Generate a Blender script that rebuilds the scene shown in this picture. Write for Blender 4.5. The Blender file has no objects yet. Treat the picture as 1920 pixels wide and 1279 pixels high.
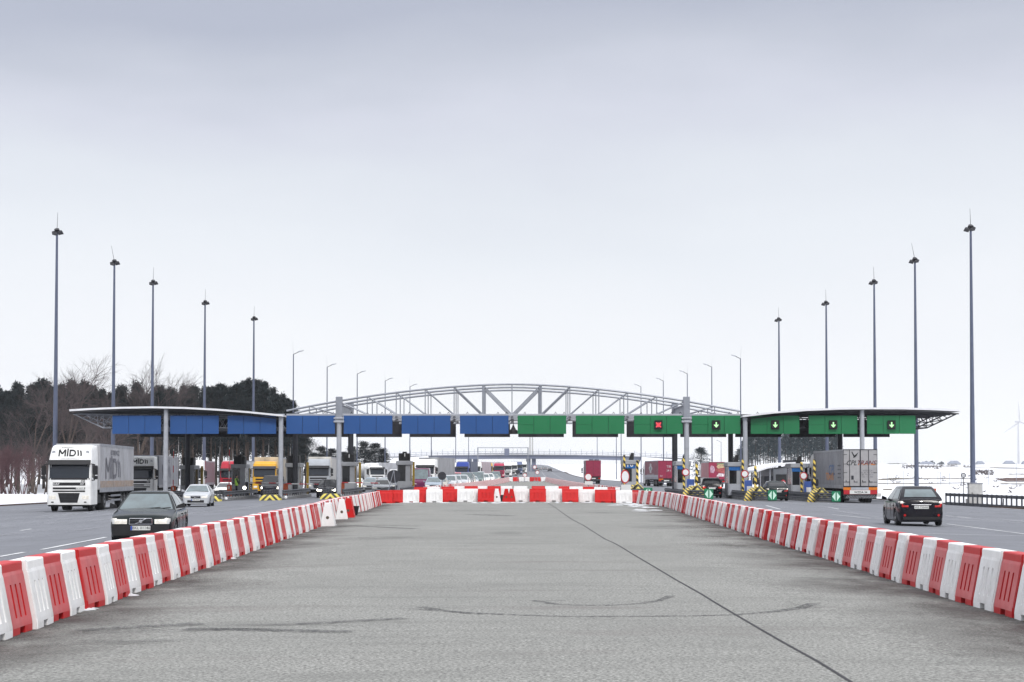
import bpy, math, random
from mathutils import Vector, Matrix
random.seed(7)
R = math.radians
SC = bpy.context.scene
COL = SC.collection
# ---------------------------------------------------------------- camera
F = 3500.0; HZ = 888.0; EYE = 1.75; PITCH = R(2.03)
cam = bpy.data.cameras.new('camera'); camo = bpy.data.objects.new('camera', cam); COL.objects.link(camo)
camo.location = (0, 0, EYE); camo.rotation_euler = (R(90) + PITCH, 0, 0)
cam.sensor_width = 36.0; cam.lens = F / 1920 * 36.0
cam.shift_y = (HZ - 639.5 - F * math.tan(PITCH)) / 1920
cam.clip_start = 0.1; cam.clip_end = 9000
SC.camera = camo
# ---------------------------------------------------------------- sky
SUN_EL, SUN_AZ = R(42), R(160)          # azimuth from north (+Y), clockwise: behind the camera, to the right
w = bpy.data.worlds.new("World"); SC.world = w; w.use_nodes = True
nt = w.node_tree; nt.nodes.clear()
def N(t, tree, **k):
    n = tree.nodes.new(t)
    for a, b in k.items(): setattr(n, a, b)
    return n
wo = N('ShaderNodeOutputWorld', nt); bg = N('ShaderNodeBackground', nt)
sky = N('ShaderNodeTexSky', nt, sky_type='NISHITA', sun_disc=False); sky.sun_elevation = SUN_EL; sky.sun_rotation = SUN_AZ
sky.air_density = 1.0; sky.dust_density = 4.0
tc = N('ShaderNodeTexCoord', nt); sx = N('ShaderNodeSeparateXYZ', nt); nt.links.new(tc.outputs['Generated'], sx.inputs[0])
mp = N('ShaderNodeMapping', nt); mp.inputs['Scale'].default_value = (2.0, 2.0, 7); nt.links.new(tc.outputs['Generated'], mp.inputs[0])
ns = N('ShaderNodeTexNoise', nt); ns.inputs['Scale'].default_value = 1.6; ns.inputs['Detail'].default_value = 6; ns.inputs['Roughness'].default_value = .5
nt.links.new(mp.outputs[0], ns.inputs[0])
m1 = N('ShaderNodeMath', nt, operation='MULTIPLY_ADD'); m1.inputs[1].default_value = .10; m1.inputs[2].default_value = -.05
nt.links.new(ns.outputs['Fac'], m1.inputs[0])
ad = N('ShaderNodeMath', nt, operation='ADD'); nt.links.new(sx.outputs['Z'], ad.inputs[0]); nt.links.new(m1.outputs[0], ad.inputs[1])
rp = N('ShaderNodeValToRGB', nt); nt.links.new(ad.outputs[0], rp.inputs[0])
stops = [(0, (0.732, 0.744, 0.764)), (0.04, (0.732, 0.744, 0.764)), (0.08, (0.699, 0.715, 0.748)), (0.125, (0.65, 0.675, 0.715)), (0.166, (0.593, 0.618, 0.667)), (0.195, (0.528, 0.545, 0.614)), (0.22, (0.44, 0.462, 0.53)), (0.245, (0.375, 0.398, 0.475)), (0.32, (0.366, 0.39, 0.472)), (0.5, (1.0, 1.03, 1.1)), (0.85, (1.5, 1.53, 1.6))]
el = rp.color_ramp.elements
while len(el) < len(stops): el.new(.5)
for e, (p, c) in zip(el, stops): e.position = p; e.color = (*c, 1)
mx = N('ShaderNodeMix', nt, data_type='RGBA', blend_type='ADD'); mx.inputs[0].default_value = .008
nt.links.new(rp.outputs[0], mx.inputs[6]); nt.links.new(sky.outputs[0], mx.inputs[7])
nt.links.new(mx.outputs[2], bg.inputs[0]); bg.inputs[1].default_value = 1.0
nt.links.new(bg.outputs[0], wo.inputs[0])
sun = bpy.data.lights.new('sun', 'SUN'); suno = bpy.data.objects.new('sun', sun); COL.objects.link(suno)
sun.energy = 1.5; sun.angle = R(14); sun.color = (1, .97, .92)
d = Vector((math.sin(SUN_AZ) * math.cos(SUN_EL), math.cos(SUN_AZ) * math.cos(SUN_EL), math.sin(SUN_EL)))
suno.rotation_euler = d.to_track_quat('Z', 'Y').to_euler()
SC.view_settings.view_transform = 'Standard'; SC.view_settings.look = 'None'
SC.view_settings.gamma = 1; SC.view_settings.exposure = 0.3; SC.view_settings.use_curve_mapping = False
SC.cycles.max_bounces = 6; SC.cycles.volume_bounces = 1; SC.cycles.use_denoising = True
SC.cycles.transparent_max_bounces = 12
# ---------------------------------------------------------------- helpers
def lerp(a, b, t): return a + (b - a) * t
def interp(pts, t):
    if t <= pts[0][0]: return pts[0][1]
    for (a, va), (b, vb) in zip(pts, pts[1:]):
        if t <= b: return lerp(va, vb, (t - a) / (b - a))
    return pts[-1][1]
def xc(Y): return max(0.0, Y - 160) * .011
def rise(Y):
    if Y < 180: return 0.0
    if Y < 700: return 9.4e-6 * (Y - 180) ** 2
    if Y < 1400: return 2.54 + .0078 * (Y - 700)
    return 8.0 + .0052 * (Y - 1400)
def gz(X, Y): return -.02 * min(max(abs(X - xc(Y)) - 3, 0), 32) + rise(Y)
def at(px, s):                       # a pixel column and the scale there (pixels of the photo per metre) -> ground point
    X, Y = (px - 960) / s, F / s
    return Vector((X, Y, gz(X, Y)))
def zat(py, s): return EYE + (HZ - py) / s
def gp(px, py):                      # ground point seen at a pixel
    z = 0.0
    for _ in range(30):
        s = (py - HZ) / (EYE - z); Y = F / s; X = (px - 960) / s; z = lerp(z, gz(X, Y), .7)
    return Vector((X, Y, z))

class MB:
    def __init__(s): s.v = []; s.f = []
    def add(s, vs, fs):
        o = len(s.v); s.v += [tuple(v) for v in vs]; s.f += [tuple(i + o for i in f) for f in fs]; return s
    def box(s, x0, x1, y0, y1, z0, z1, M=None):
        vs = [Vector((x, y, z)) for z in (z0, z1) for y in (y0, y1) for x in (x0, x1)]
        if M is not None: vs = [M @ v for v in vs]
        return s.add(vs, [(0, 2, 3, 1), (4, 5, 7, 6), (0, 1, 5, 4), (2, 6, 7, 3), (0, 4, 6, 2), (1, 3, 7, 5)])
    def cbox(s, x0, x1, y0, y1, z0, z1, c=.02):     # box with chamfered edges
        def ring(i, z): return [(x0 + i + c, y0 + i, z), (x1 - i - c, y0 + i, z), (x1 - i, y0 + i + c, z), (x1 - i, y1 - i - c, z), (x1 - i - c, y1 - i, z), (x0 + i + c, y1 - i, z), (x0 + i, y1 - i - c, z), (x0 + i, y0 + i + c, z)]
        return s.loft([ring(c, z0), ring(0, z0 + c), ring(0, z1 - c), ring(c, z1)])
    def loft(s, rings, close=True, caps=True):
        n = len(rings[0]); vs = [p for r in rings for p in r]; fs = []
        m = n if close else n - 1
        for i in range(len(rings) - 1):
            for j in range(m):
                k = (j + 1) % n
                fs.append((i * n + j, i * n + k, (i + 1) * n + k, (i + 1) * n + j))
        if caps:
            fs.append(tuple(range(n))[::-1]); fs.append(tuple((len(rings) - 1) * n + j for j in range(n)))
        return s.add(vs, fs)
    def tube(s, p0, p1, r0, r1=None, n=8, caps=True):
        p0, p1 = Vector(p0), Vector(p1); r1 = r0 if r1 is None else r1
        d = (p1 - p0).normalized(); a = d.orthogonal().normalized(); b = d.cross(a)
        cs = [(math.cos(2 * math.pi * i / n), math.sin(2 * math.pi * i / n)) for i in range(n)]
        return s.loft([[p0 + (a * c + b * q) * r0 for c, q in cs], [p1 + (a * c + b * q) * r1 for c, q in cs]], caps=caps)
    def path(s, pts, r, n=6):
        pts = [Vector(p) for p in pts]
        for a, b in zip(pts, pts[1:]): s.tube(a, b, r, n=n)
        return s
    def lathe(s, prof, n=16, M=None, axis='Z'):      # prof: (radius, height)
        rings = []
        for r, h in prof:
            ring = []
            for i in range(n):
                a = 2 * math.pi * i / n; c, q = r * math.cos(a), r * math.sin(a)
                p = Vector((c, q, h)) if axis == 'Z' else (Vector((h, c, q)) if axis == 'X' else Vector((q, h, c)))
                ring.append(M @ p if M is not None else p)
            rings.append(ring)
        return s.loft(rings)
    def poly(s, pts, th, M):                          # flat outline in local XZ, thickness along Y (towards -Y is the front)
        n = len(pts); vs = [M @ Vector((x, 0, z)) for x, z in pts] + [M @ Vector((x, th, z)) for x, z in pts]
        fs = [tuple(range(n)), tuple(range(2 * n - 1, n - 1, -1))] + [(i, i + n, (i + 1) % n + n, (i + 1) % n) for i in range(n)]
        return s.add(vs, fs)
    def merge(s, o, M=None):
        return s.add([(M @ Vector(v)) if M is not None else v for v in o.v], o.f)
    def mesh(s, name, mat, smooth=False):
        me = bpy.data.meshes.new(name); me.from_pydata(s.v, [], s.f)
        if mat: me.materials.append(mat)
        if smooth:
            me.polygons.foreach_set('use_smooth', [True] * len(me.polygons))
            me.update()
            if smooth != 'all': me.set_sharp_from_angle(angle=R(38))
        me.update(); return me
    def build(s, name, mat, parent=None, smooth=False, label=None):
        o = bpy.data.objects.new(name, s.mesh(name, mat, smooth)); COL.objects.link(o)
        if parent is not None: o.parent = parent
        if label: o['label'] = label
        return o
def empty(name, loc=(0, 0, 0), rz=0.0):
    o = bpy.data.objects.new(name, None); o.empty_display_size = .3; COL.objects.link(o); o.location = loc; o.rotation_euler = (0, 0, rz); return o
def tag(o, label=None, cat=None, group=None, kind=None):
    if label: o['label'] = label
    if cat: o['category'] = cat
    if group: o['group'] = group
    if kind: o['kind'] = kind
    return o
def copy_tree(o, parent=None):
    c = o.copy(); COL.objects.link(c); c.parent = parent
    for ch in KIDS.get(o.name, []): copy_tree(ch, c)
    return c
KIDS = {}
def register(root):
    for o in [root] + list(root.children_recursive): KIDS[o.name] = list(o.children)
def place(o, loc, rz=0.0): o.location = loc; o.rotation_euler = (0, 0, rz); return o
TEXTS = {}
def text_mb(s, size, th=.004, bold=.0, shear=0.0):    # lettering in local XZ, readable from -Y, centred
    cu = bpy.data.curves.new('t', 'FONT'); cu.body = s; cu.size = 1.0; cu.align_x = 'CENTER'; cu.align_y = 'CENTER'; cu.offset = bold; cu.resolution_u = 2; cu.shear = shear
    ob = bpy.data.objects.new('t', cu); COL.objects.link(ob)
    dg = bpy.context.evaluated_depsgraph_get(); dg.update(); me = bpy.data.meshes.new_from_object(ob.evaluated_get(dg))
    mb = MB(); mb.add([(v.co.x * size, -th, v.co.y * size) for v in me.vertices], [tuple(p.vertices) for p in me.polygons])
    bpy.data.objects.remove(ob); bpy.data.curves.remove(cu); bpy.data.meshes.remove(me)
    return mb
def conform(mb, fn): mb.v = [tuple(fn(*v)) for v in mb.v]; return mb
# ---------------------------------------------------------------- materials
def mat(name, col, rough=.6, metal=0.0, var=.12, scale=3.0, stretch=(1, 1, 1), bump=0.0, bscale=30, emit=0.0, spec=.28, coat=0.0, world=False, dirt=None):
    m = bpy.data.materials.new(name); m.use_nodes = True; t = m.node_tree; b = t.nodes['Principled BSDF']
    b.inputs['Roughness'].default_value = rough; b.inputs['Metallic'].default_value = metal
    b.inputs['Specular IOR Level'].default_value = spec; b.inputs['Coat Weight'].default_value = coat
    c = (*col, 1)
    if emit:
        b.inputs['Emission Color'].default_value = c; b.inputs['Emission Strength'].default_value = emit
    src = N('ShaderNodeNewGeometry', t).outputs['Position'] if world else N('ShaderNodeTexCoord', t).outputs['Object']
    mpn = N('ShaderNodeMapping', t); mpn.inputs['Scale'].default_value = stretch; t.links.new(src, mpn.inputs[0])
    n1 = N('ShaderNodeTexNoise', t); n1.inputs['Scale'].default_value = scale; n1.inputs['Detail'].default_value = 5; t.links.new(mpn.outputs[0], n1.inputs[0])
    rmp = N('ShaderNodeValToRGB', t); rmp.color_ramp.elements[0].position = .32; rmp.color_ramp.elements[1].position = .68
    lo = tuple(x * (1 - var) for x in col); hi = tuple(min(1, x * (1 + var)) for x in col)
    rmp.color_ramp.elements[0].color = (*lo, 1); rmp.color_ramp.elements[1].color = (*hi, 1)
    t.links.new(n1.outputs['Fac'], rmp.inputs[0]); outc = rmp.outputs[0]
    if dirt:                                  # (colour, amount, scale, stretch)
        dc, da, ds, dst = dirt
        m2 = N('ShaderNodeMapping', t); m2.inputs['Scale'].default_value = dst; m2.inputs['Location'].default_value = (3, 7, 1); t.links.new(src, m2.inputs[0])
        n2 = N('ShaderNodeTexNoise', t); n2.inputs['Scale'].default_value = ds; n2.inputs['Detail'].default_value = 7; n2.inputs['Roughness'].default_value = .65; t.links.new(m2.outputs[0], n2.inputs[0])
        r2 = N('ShaderNodeMapRange', t); r2.inputs[1].default_value = .42; r2.inputs[2].default_value = .72; r2.inputs[3].default_value = 0; r2.inputs[4].default_value = da
        t.links.new(n2.outputs['Fac'], r2.inputs[0])
        mm = N('ShaderNodeMix', t, data_type='RGBA'); t.links.new(r2.outputs[0], mm.inputs[0]); t.links.new(outc, mm.inputs[6]); mm.inputs[7].default_value = (*dc, 1); outc = mm.outputs[2]
    t.links.new(outc, b.inputs['Base Color'])
    if bump:
        n3 = N('ShaderNodeTexNoise', t); n3.inputs['Scale'].default_value = bscale; n3.inputs['Detail'].default_value = 3; t.links.new(mpn.outputs[0], n3.inputs[0])
        bp = N('ShaderNodeBump', t); bp.inputs['Strength'].default_value = bump; bp.inputs['Distance'].default_value = .02
        t.links.new(n3.outputs['Fac'], bp.inputs['Height']); t.links.new(bp.outputs[0], b.inputs['Normal'])
    return m
M = {}
def defm(k, *a, **kw): M[k] = mat(k, *a, **kw); return M[k]
defm('galv', (.25, .265, .30), .45, .35, var=.1); defm('galv_light', (.36, .375, .41), .4, .2, var=.08)
defm('mast_paint', (.085, .10, .15), .5, .1, var=.1, scale=1.2); defm('dark_steel', (.035, .037, .045), .55, .2)
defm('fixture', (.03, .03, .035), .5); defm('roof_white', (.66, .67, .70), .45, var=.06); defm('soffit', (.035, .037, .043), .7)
defm('sign_blue', (.020, .075, .235), .42, var=.06, scale=.6); defm('sign_green', (.014, .155, .06), .42, var=.06, scale=.6)
defm('sign_back', (.022, .022, .027), .6); defm('black', (.012, .012, .014), .5); defm('rubber', (.022, .022, .024), .85)
defm('rim', (.35, .36, .38), .35, .6); defm('white', (.72, .73, .74), .5, var=.05); defm('yellow', (.70, .50, .04), .5)
defm('ochre', (.33, .22, .03), .6); defm('glass', (.015, .02, .026), .06, var=.05, spec=.8); defm('glass_pale', (.06, .09, .10), .05, var=.3, spec=1.0, scale=2.5)
defm('glass_dark', (.006, .007, .010), .12, spec=.5)
defm('chrome', (.6, .6, .62), .15, .9); defm('black_plastic', (.018, .018, .02), .65)
defm('lamp_glass', (.80, .77, .70), .12, spec=.8, var=.2, scale=14); defm('tail_red', (.42, .012, .012), .2, var=.3, scale=12); defm('lamp_amber', (.62, .18, .02), .3)
defm('beam', (1.0, .93, .8), emit=7.0); defm('brake', (1.0, .08, .05), emit=1.6); defm('led_green', (.40, .85, .36), emit=.62); defm('led_red', (.75, .06, .08), emit=.4)
defm('led_white', (1, .95, .8), emit=1.0)
defm('plate', (.62, .63, .62), .5, var=.03); defm('eu_blue', (.02, .06, .35), .5)
defm('booth_grey', (.30, .31, .33), .5, var=.08); defm('booth_frame', (.45, .46, .48), .4)
defm('orange_box', (.42, .085, .03), .55); defm('red_paint', (.42, .02, .03), .5)
defm('barrier_red', (.46, .015, .018), .5, var=.10, scale=1.2, dirt=((.55, .12, .12), .25, 1.1, (1, 1, 1)))
defm('barrier_red_faded', (.46, .07, .075), .5, var=.14, scale=2.2, dirt=((.56, .18, .18), .7, 1.7, (1, 1, .6)))
defm('barrier_white_face', (.70, .70, .705), .5, var=.05, dirt=((.36, .33, .30), .5, 2.6, (1, 1, .45)))
defm('barrier_red_new', (.52, .010, .010), .45, var=.06)
defm('barrier_white', (.80, .80, .80), .5, var=.04, dirt=((.50, .48, .45), .30, 2.2, (1, 1, .5)))
defm('hole', (.10, .08, .06), .9)
defm('concrete', (.36, .35, .34), .85, bump=.3); defm('kerb', (.22, .22, .225), .85, var=.25)
defm('mark', (.62, .63, .64), .7, var=.12, world=True, dirt=((.25, .25, .27), .7, .9, (1, 1, 1)))
defm('tar', (.028, .026, .030), .7, var=.2, world=True)
defm('rail_steel', (.10, .105, .12), .5, .4, var=.25, dirt=((.03, .03, .03), .5, 2, (1, 1, 1)))
defm('soil', (.075, .05, .04), .95, var=.3)
# ---------------------------------------------------------------- setting
def ground_mat(name, base, speck, rough, fine, streak, streak_stretch, stain=None, patch=.2, bump=.5, dots=.35, glint=None):
    m = bpy.data.materials.new(name); m.use_nodes = True; t = m.node_tree; b = t.nodes['Principled BSDF']
    pos = N('ShaderNodeNewGeometry', t).outputs['Position']
    def noise(sc, st=(1, 1, 1), det=4, rg=.6, loc=(0, 0, 0)):
        mpn = N('ShaderNodeMapping', t); mpn.inputs['Scale'].default_value = st; mpn.inputs['Location'].default_value = loc; t.links.new(pos, mpn.inputs[0])
        n = N('ShaderNodeTexNoise', t); n.inputs['Scale'].default_value = sc; n.inputs['Detail'].default_value = det; n.inputs['Roughness'].default_value = rg; t.links.new(mpn.outputs[0], n.inputs[0]); return n.outputs['Fac']
    def rng(v, a, b_, c, d_):
        r = N('ShaderNodeMapRange', t); r.inputs[1].default_value = a; r.inputs[2].default_value = b_; r.inputs[3].default_value = c; r.inputs[4].default_value = d_; t.links.new(v, r.inputs[0]); return r.outputs[0]
    def mixc(f, a, c, mode='MIX'):
        mm = N('ShaderNodeMix', t, data_type='RGBA', blend_type=mode)
        if hasattr(f, 'links'): t.links.new(f, mm.inputs[0])
        else: mm.inputs[0].default_value = f
        for i, x in ((6, a), (7, c)):
            if isinstance(x, tuple): mm.inputs[i].default_value = (*x, 1)
            else: t.links.new(x, mm.inputs[i])
        return mm.outputs[2]
    fn = noise(fine, det=3, rg=.7); big = noise(.22, (1, .6, 1), 5); st = noise(streak, streak_stretch, 6, .62, (4, 2, 0))
    c = mixc(rng(fn, .38, .62, 0, 1), tuple(x * (1 - speck) for x in base), tuple(x * (1 + speck) for x in base))
    dk = noise(fine * .5, det=3, rg=.6, loc=(9, 1, 0))
    c = mixc(rng(dk, .60, .68, 0, dots), c, tuple(x * .35 for x in base))
    c = mixc(rng(big, .3, .7, 0, patch), c, tuple(x * .62 for x in base))
    c = mixc(rng(noise(.9, (.5, .8, 1), 7, .65, (7, 3, 0)), .50, .68, 0, .32 if patch > .4 else .2), c, tuple(x * .55 for x in base))
    c = mixc(rng(st, .52, .74, 0, .45), c, tuple(x * .5 for x in base))
    if stain:
        sc, amt, scol = stain
        c = mixc(rng(noise(sc, (.5, 1.6, 1), 6, .6, (1, 13, 0)), .58, .72, 0, amt), c, scol)
    t.links.new(c, b.inputs['Base Color']); b.inputs['Roughness'].default_value = rough; b.inputs['Specular IOR Level'].default_value = .3
    bp = N('ShaderNodeBump', t); bp.inputs['Strength'].default_value = bump; bp.inputs['Distance'].default_value = .01
    t.links.new(fn, bp.inputs['Height']); t.links.new(bp.outputs[0], b.inputs['Normal'])
    return m
M['pavement'] = ground_mat('pale_pavement', (.228, .228, .214), .62, .9, 30, .9, (.22, 1.3, 1), stain=(.30, .5, (.13, .115, .11)), patch=.5, dots=.8, bump=.3)
M['asphalt'] = ground_mat('grey_asphalt', (.160, .166, .186), .2, .75, 20, .9, (1.8, .05, 1), patch=.45, bump=.3, dots=.2)
def snow_mat():
    m = bpy.data.materials.new('snow'); m.use_nodes = True; t = m.node_tree; b = t.nodes['Principled BSDF']
    pos = N('ShaderNodeNewGeometry', t).outputs['Position']
    def noise(sc, st, det, loc=(0, 0, 0)):
        mpn = N('ShaderNodeMapping', t); mpn.inputs['Scale'].default_value = st; mpn.inputs['Location'].default_value = loc; t.links.new(pos, mpn.inputs[0])
        n = N('ShaderNodeTexNoise', t); n.inputs['Scale'].default_value = sc; n.inputs['Detail'].default_value = det; n.inputs['Roughness'].default_value = .62; t.links.new(mpn.outputs[0], n.inputs[0]); return n.outputs['Fac']
    def rng(v, a, b_, c, d_):
        r = N('ShaderNodeMapRange', t); r.inputs[1].default_value = a; r.inputs[2].default_value = b_; r.inputs[3].default_value = c; r.inputs[4].default_value = d_; t.links.new(v, r.inputs[0]); return r.outputs[0]
    a = rng(noise(.05, (.22, 1, 1), 8), .68, .72, 0, .7); c2 = rng(noise(1.6, (.5, 1, 1), 5, (3, 3, 0)), .72, .76, 0, .6)
    mxx = N('ShaderNodeMath', t, operation='MAXIMUM'); t.links.new(a, mxx.inputs[0]); t.links.new(c2, mxx.inputs[1])
    mm = N('ShaderNodeMix', t, data_type='RGBA'); t.links.new(mxx.outputs[0], mm.inputs[0]); mm.inputs[6].default_value = (.66, .67, .70, 1); mm.inputs[7].default_value = (.10, .085, .07, 1)
    t.links.new(mm.outputs[2], b.inputs['Base Color']); b.inputs['Roughness'].default_value = .8
    return m
M['snow'] = snow_mat()
ROWS = sorted(set([y for y in range(-15, 180, 5)] + list(range(180, 420, 10)) + list(range(420, 1500, 40)) + [1400] + list(range(1500, 4001, 250))))
def sheet(name, mt, ul, ur, y0, y1, dz, kind='structure', label=None, bump=None):
    rows = [y0] + [y for y in ROWS if y0 < y < y1] + [y1]
    BP = (-35, -3, 3, 35); mb = MB(); rings = []
    for Y in rows:
        a, b = ul(Y), ur(Y); us = [a] + [min(max(u, a), b) for u in BP] + [b]
        rings.append([(xc(Y) + u, Y, gz(xc(Y) + u, Y) + dz) for u in us])
    mb.loft(rings, close=False, caps=False)
    o = mb.build(name, mt); tag(o, kind=kind, label=label); return o
# snow field: one sheet to the horizon
_r = random.Random(3); _ph = [(_r.uniform(.01, .09), _r.uniform(.01, .06), _r.uniform(0, 6), _r.uniform(.3, 1)) for _ in range(9)]
def snow_z(X, Y):
    u = X - xc(Y); z = gz(X, Y) - .06
    if abs(u) > 38:
        k = min(1, (abs(u) - 38) / 25) * min(1, max(0, (Y - 60) / 100)) * (.16 if Y < 1000 else .3)
        z += k * sum(a * math.sin(fx * X + fy * Y * 1.3 + p) for fx, fy, p, a in _ph)
        if u > 38: z += .021 * min(u - 38, 40) * min(1, max(0, (Y - 215) / 120))
    return z
US = sorted(set([-35, -3, 3, 35, -38, 38] + [x for x in range(-142, 150, 8) if abs(x) > 38] + [x for x in range(-1300, 1301, 50) if abs(x) > 145]))
def snow_field():
    mb = MB(); mb.loft([[(xc(Y) + u, Y, snow_z(xc(Y) + u, Y)) for u in US] for Y in ROWS], close=False, caps=False)
    tag(mb.build('ground', M['snow'], smooth='all'), kind='structure')
snow_field()
def gps(px, py):                     # point of the snow field seen at a pixel: nearest crossing along the ray
    Y = 60.0
    while Y < 3900:
        X = (px - 960) * Y / F; z = EYE + (HZ - py) * Y / F
        if z <= snow_z(X, Y): return Vector((X, Y, snow_z(X, Y)))
        Y *= 1.004
    return Vector((X, 3900, snow_z(X, 3900)))
def field_strip(name, top, bot, mt, dz=.05):
    n = 26; x0, x1 = top[0][0], top[-1][0]; A, B = [], []
    for i in range(n + 1):
        px = lerp(x0, x1, i / n); a = gps(px, interp(top, px)); b = gps(px, interp(bot, px)); a.z += dz + .04; b.z += dz; A.append(a); B.append(b)
    mb = MB(); 
    for k in range(4): pass
    rows_ = [[a.lerp(b, k / 4) for a, b in zip(A, B)] for k in range(5)]
    for r_ in rows_:
        for v in r_: v.z = max(v.z, snow_z(v.x, v.y) + dz)
    mb.loft(rows_, close=False, caps=False); tag(mb.build(name, mt), kind='structure')
defm('dry_grass', (.13, .11, .085), .95, var=.5, scale=.25, stretch=(1, .3, 1)); defm('bare_soil', (.085, .05, .042), .95, var=.25, scale=.2)
field_strip('bare_soil', [(1868, 899), (1885, 897), (1960, 896.5)], [(1868, 899.3), (1885, 903.3), (1960, 904)], M['bare_soil'])
for top, bot in [([(1646, 899), (1680, 897), (1715, 898)], [(1646, 900.5), (1680, 899.6), (1715, 899)]), ([(1715, 898), (1780, 897.5), (1830, 898)], [(1715, 899), (1780, 898.3), (1830, 898.6)]),
                 ([(1646, 907), (1720, 907.3), (1820, 905.6)], [(1646, 907.7), (1720, 908.2), (1820, 906.2)]), ([(1650, 868), (1700, 869)], [(1650, 868.9), (1700, 869.9)]),
                 ([(1875, 907.5), (1960, 908)], [(1875, 908.2), (1960, 909.2)]), ([(1700, 872.5), (1800, 875), (1925, 878)], [(1700, 873.6), (1800, 876), (1925, 879)]),
                 ([(1890, 889), (1960, 889)], [(1890, 890), (1960, 890)]), ([(1655, 918), (1672, 918)], [(1655, 919.2), (1672, 919.2)])]:
    field_strip('dry_grass', top, bot, M['dry_grass'])
RL = [(-20, -46), (120, -38), (150, -37), (200, -36), (300, -30), (450, -16), (600, -13.5), (4000, -13.5)]
RR = [(-20, 36), (90, 34), (150, 33), (200, 32), (300, 27), (450, 15), (600, 13.5), (4000, 13.5)]
sheet('road', M['asphalt'], lambda Y: interp(RL, Y), lambda Y: interp(RR, Y), -15, 2600, 0.0)
def left_x(Y): return -(5.2 + .0245 * Y) - interp([(66, 0), (72, .22), (84, .25), (92, 0)], Y)
RIGHT_LINE = [(5.9, 0), (6.3, 16), (7.21, 52), (8.15, 85), (8.8, 104), (8.4, 111), (7.5, 116.6)]
def right_x(Y): return interp([(y, x) for x, y in RIGHT_LINE], Y)
sheet('pavement', M['pavement'], left_x, right_x, -15, 116.6, .005)
def verge(name, edge, wid, sgn):
    rows = [y for y in ROWS if 60 <= y <= 700]; rings = []
    for Y in rows:
        u = edge(Y); X0, X1 = xc(Y) + u, xc(Y) + u + sgn * wid
        rings.append([(X0, Y, gz(X0, Y) + .008), (X0 + sgn * .02, Y, gz(X0, Y) + .10), (X0 + sgn * .2, Y, gz(X0, Y) + .10), (X1, Y, gz(X1, Y) - .03)])
    tag(MB().loft(rings, close=False, caps=False).build(name, M['soil']), kind='structure')
verge('kerb_left', lambda Y: interp(RL, Y), 1.6, -1)
verge('kerb_right', lambda Y: interp(RR, Y), .8, 1)
def ribbon_mb(pts, wd, dz=.009):
    mb = MB(); pts = [Vector(p) for p in pts]; L, Rr = [], []
    fine = []
    for a, b in zip(pts, pts[1:]):
        n = max(1, int((b - a).length / 4)); fine += [a.lerp(b, i / n) for i in range(n)]
    fine.append(pts[-1])
    for i, p in enumerate(fine):
        a = fine[max(0, i - 1)]; b = fine[min(len(fine) - 1, i + 1)]; dd = (b - a); dd.z = 0; dd.normalize(); nn = Vector((-dd.y, dd.x, 0))
        for lst, sg in ((L, 1), (Rr, -1)):
            q = p + nn * sg * wd / 2; lst.append((q.x, q.y, gz(q.x, q.y) + dz))
    n = len(L); return mb.add(L + Rr, [(i, i + n, i + n + 1, i + 1) for i in range(n - 1)])
def ribbon(name, pix, wd, mt, dz=.009): return tag(ribbon_mb([gp(*p) for p in pix], wd, dz).build(name, mt), kind='structure')
ribbon('road_marking', [(0, 1044), (47.5, 1035.6)], .13, M['mark'])
ribbon('road_marking', [(80, 1030.6), (200, 1007.5)], .13, M['mark'])
for a, b in [((1772, 974.5), (1872, 978)), ((1793, 969), (1818, 971.5)), ((1772, 967), (1786, 968)), ((1729, 1000.5), (1960, 1006)), ((1774, 982.6), (1960, 1006.5)),
             ((1640, 972), (1656, 972)), ((1552, 951), (1572, 955)), ((1436, 948), (1462, 955)), ((1775, 961), (1870, 964)), ((1560, 965), (1630, 972)),
             ((90, 953), (10, 957)), ((40, 995), (60, 992)), ((395, 951), (440, 949))]:
    ribbon('road_marking', [a, b], .12, M['mark'])
# long dashes on the far carriageways
for uo in (5.2, 8.8):
    for k in range(34):
        Y = 300 + k * 24
        tag(ribbon_mb([Vector((xc(Y) + uo, Y, 0)), Vector((xc(Y + 8) + uo, Y + 8, 0))], .2, .02).build('road_marking', M['mark']), kind='structure')
# tar seam and skid marks
seam = [(1028, 944), (1041, 952), (1056, 963), (1072, 974), (1095, 986), (1112, 997), (1134, 1011), (1150, 1018), (1163, 1025), (1192, 1043), (1221, 1060), (1266, 1087), (1314, 1114), (1338, 1129), (1375, 1151), (1421, 1178), (1473, 1208), (1531, 1240), (1600, 1283)]
tag(ribbon_mb([gp(*p) for p in seam], .034, .010).build('tar_seam', M['tar']), kind='structure')
def skid_mat():
    m = bpy.data.materials.new('skid_rubber'); m.use_nodes = True; t = m.node_tree; b = t.nodes['Principled BSDF']; b.inputs['Base Color'].default_value = (.05, .05, .055, 1); b.inputs['Roughness'].default_value = .9
    pos = N('ShaderNodeNewGeometry', t).outputs['Position']; n = N('ShaderNodeTexNoise', t); n.inputs['Scale'].default_value = 9; n.inputs['Detail'].default_value = 6; n.inputs['Roughness'].default_value = .75; t.links.new(pos, n.inputs[0])
    r = N('ShaderNodeMapRange', t); r.inputs[1].default_value = .40; r.inputs[2].default_value = .66; r.inputs[3].default_value = 0; r.inputs[4].default_value = .8; t.links.new(n.outputs[0], r.inputs[0]); t.links.new(r.outputs[0], b.inputs['Alpha']); return m
M['skid'] = skid_mat()
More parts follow.
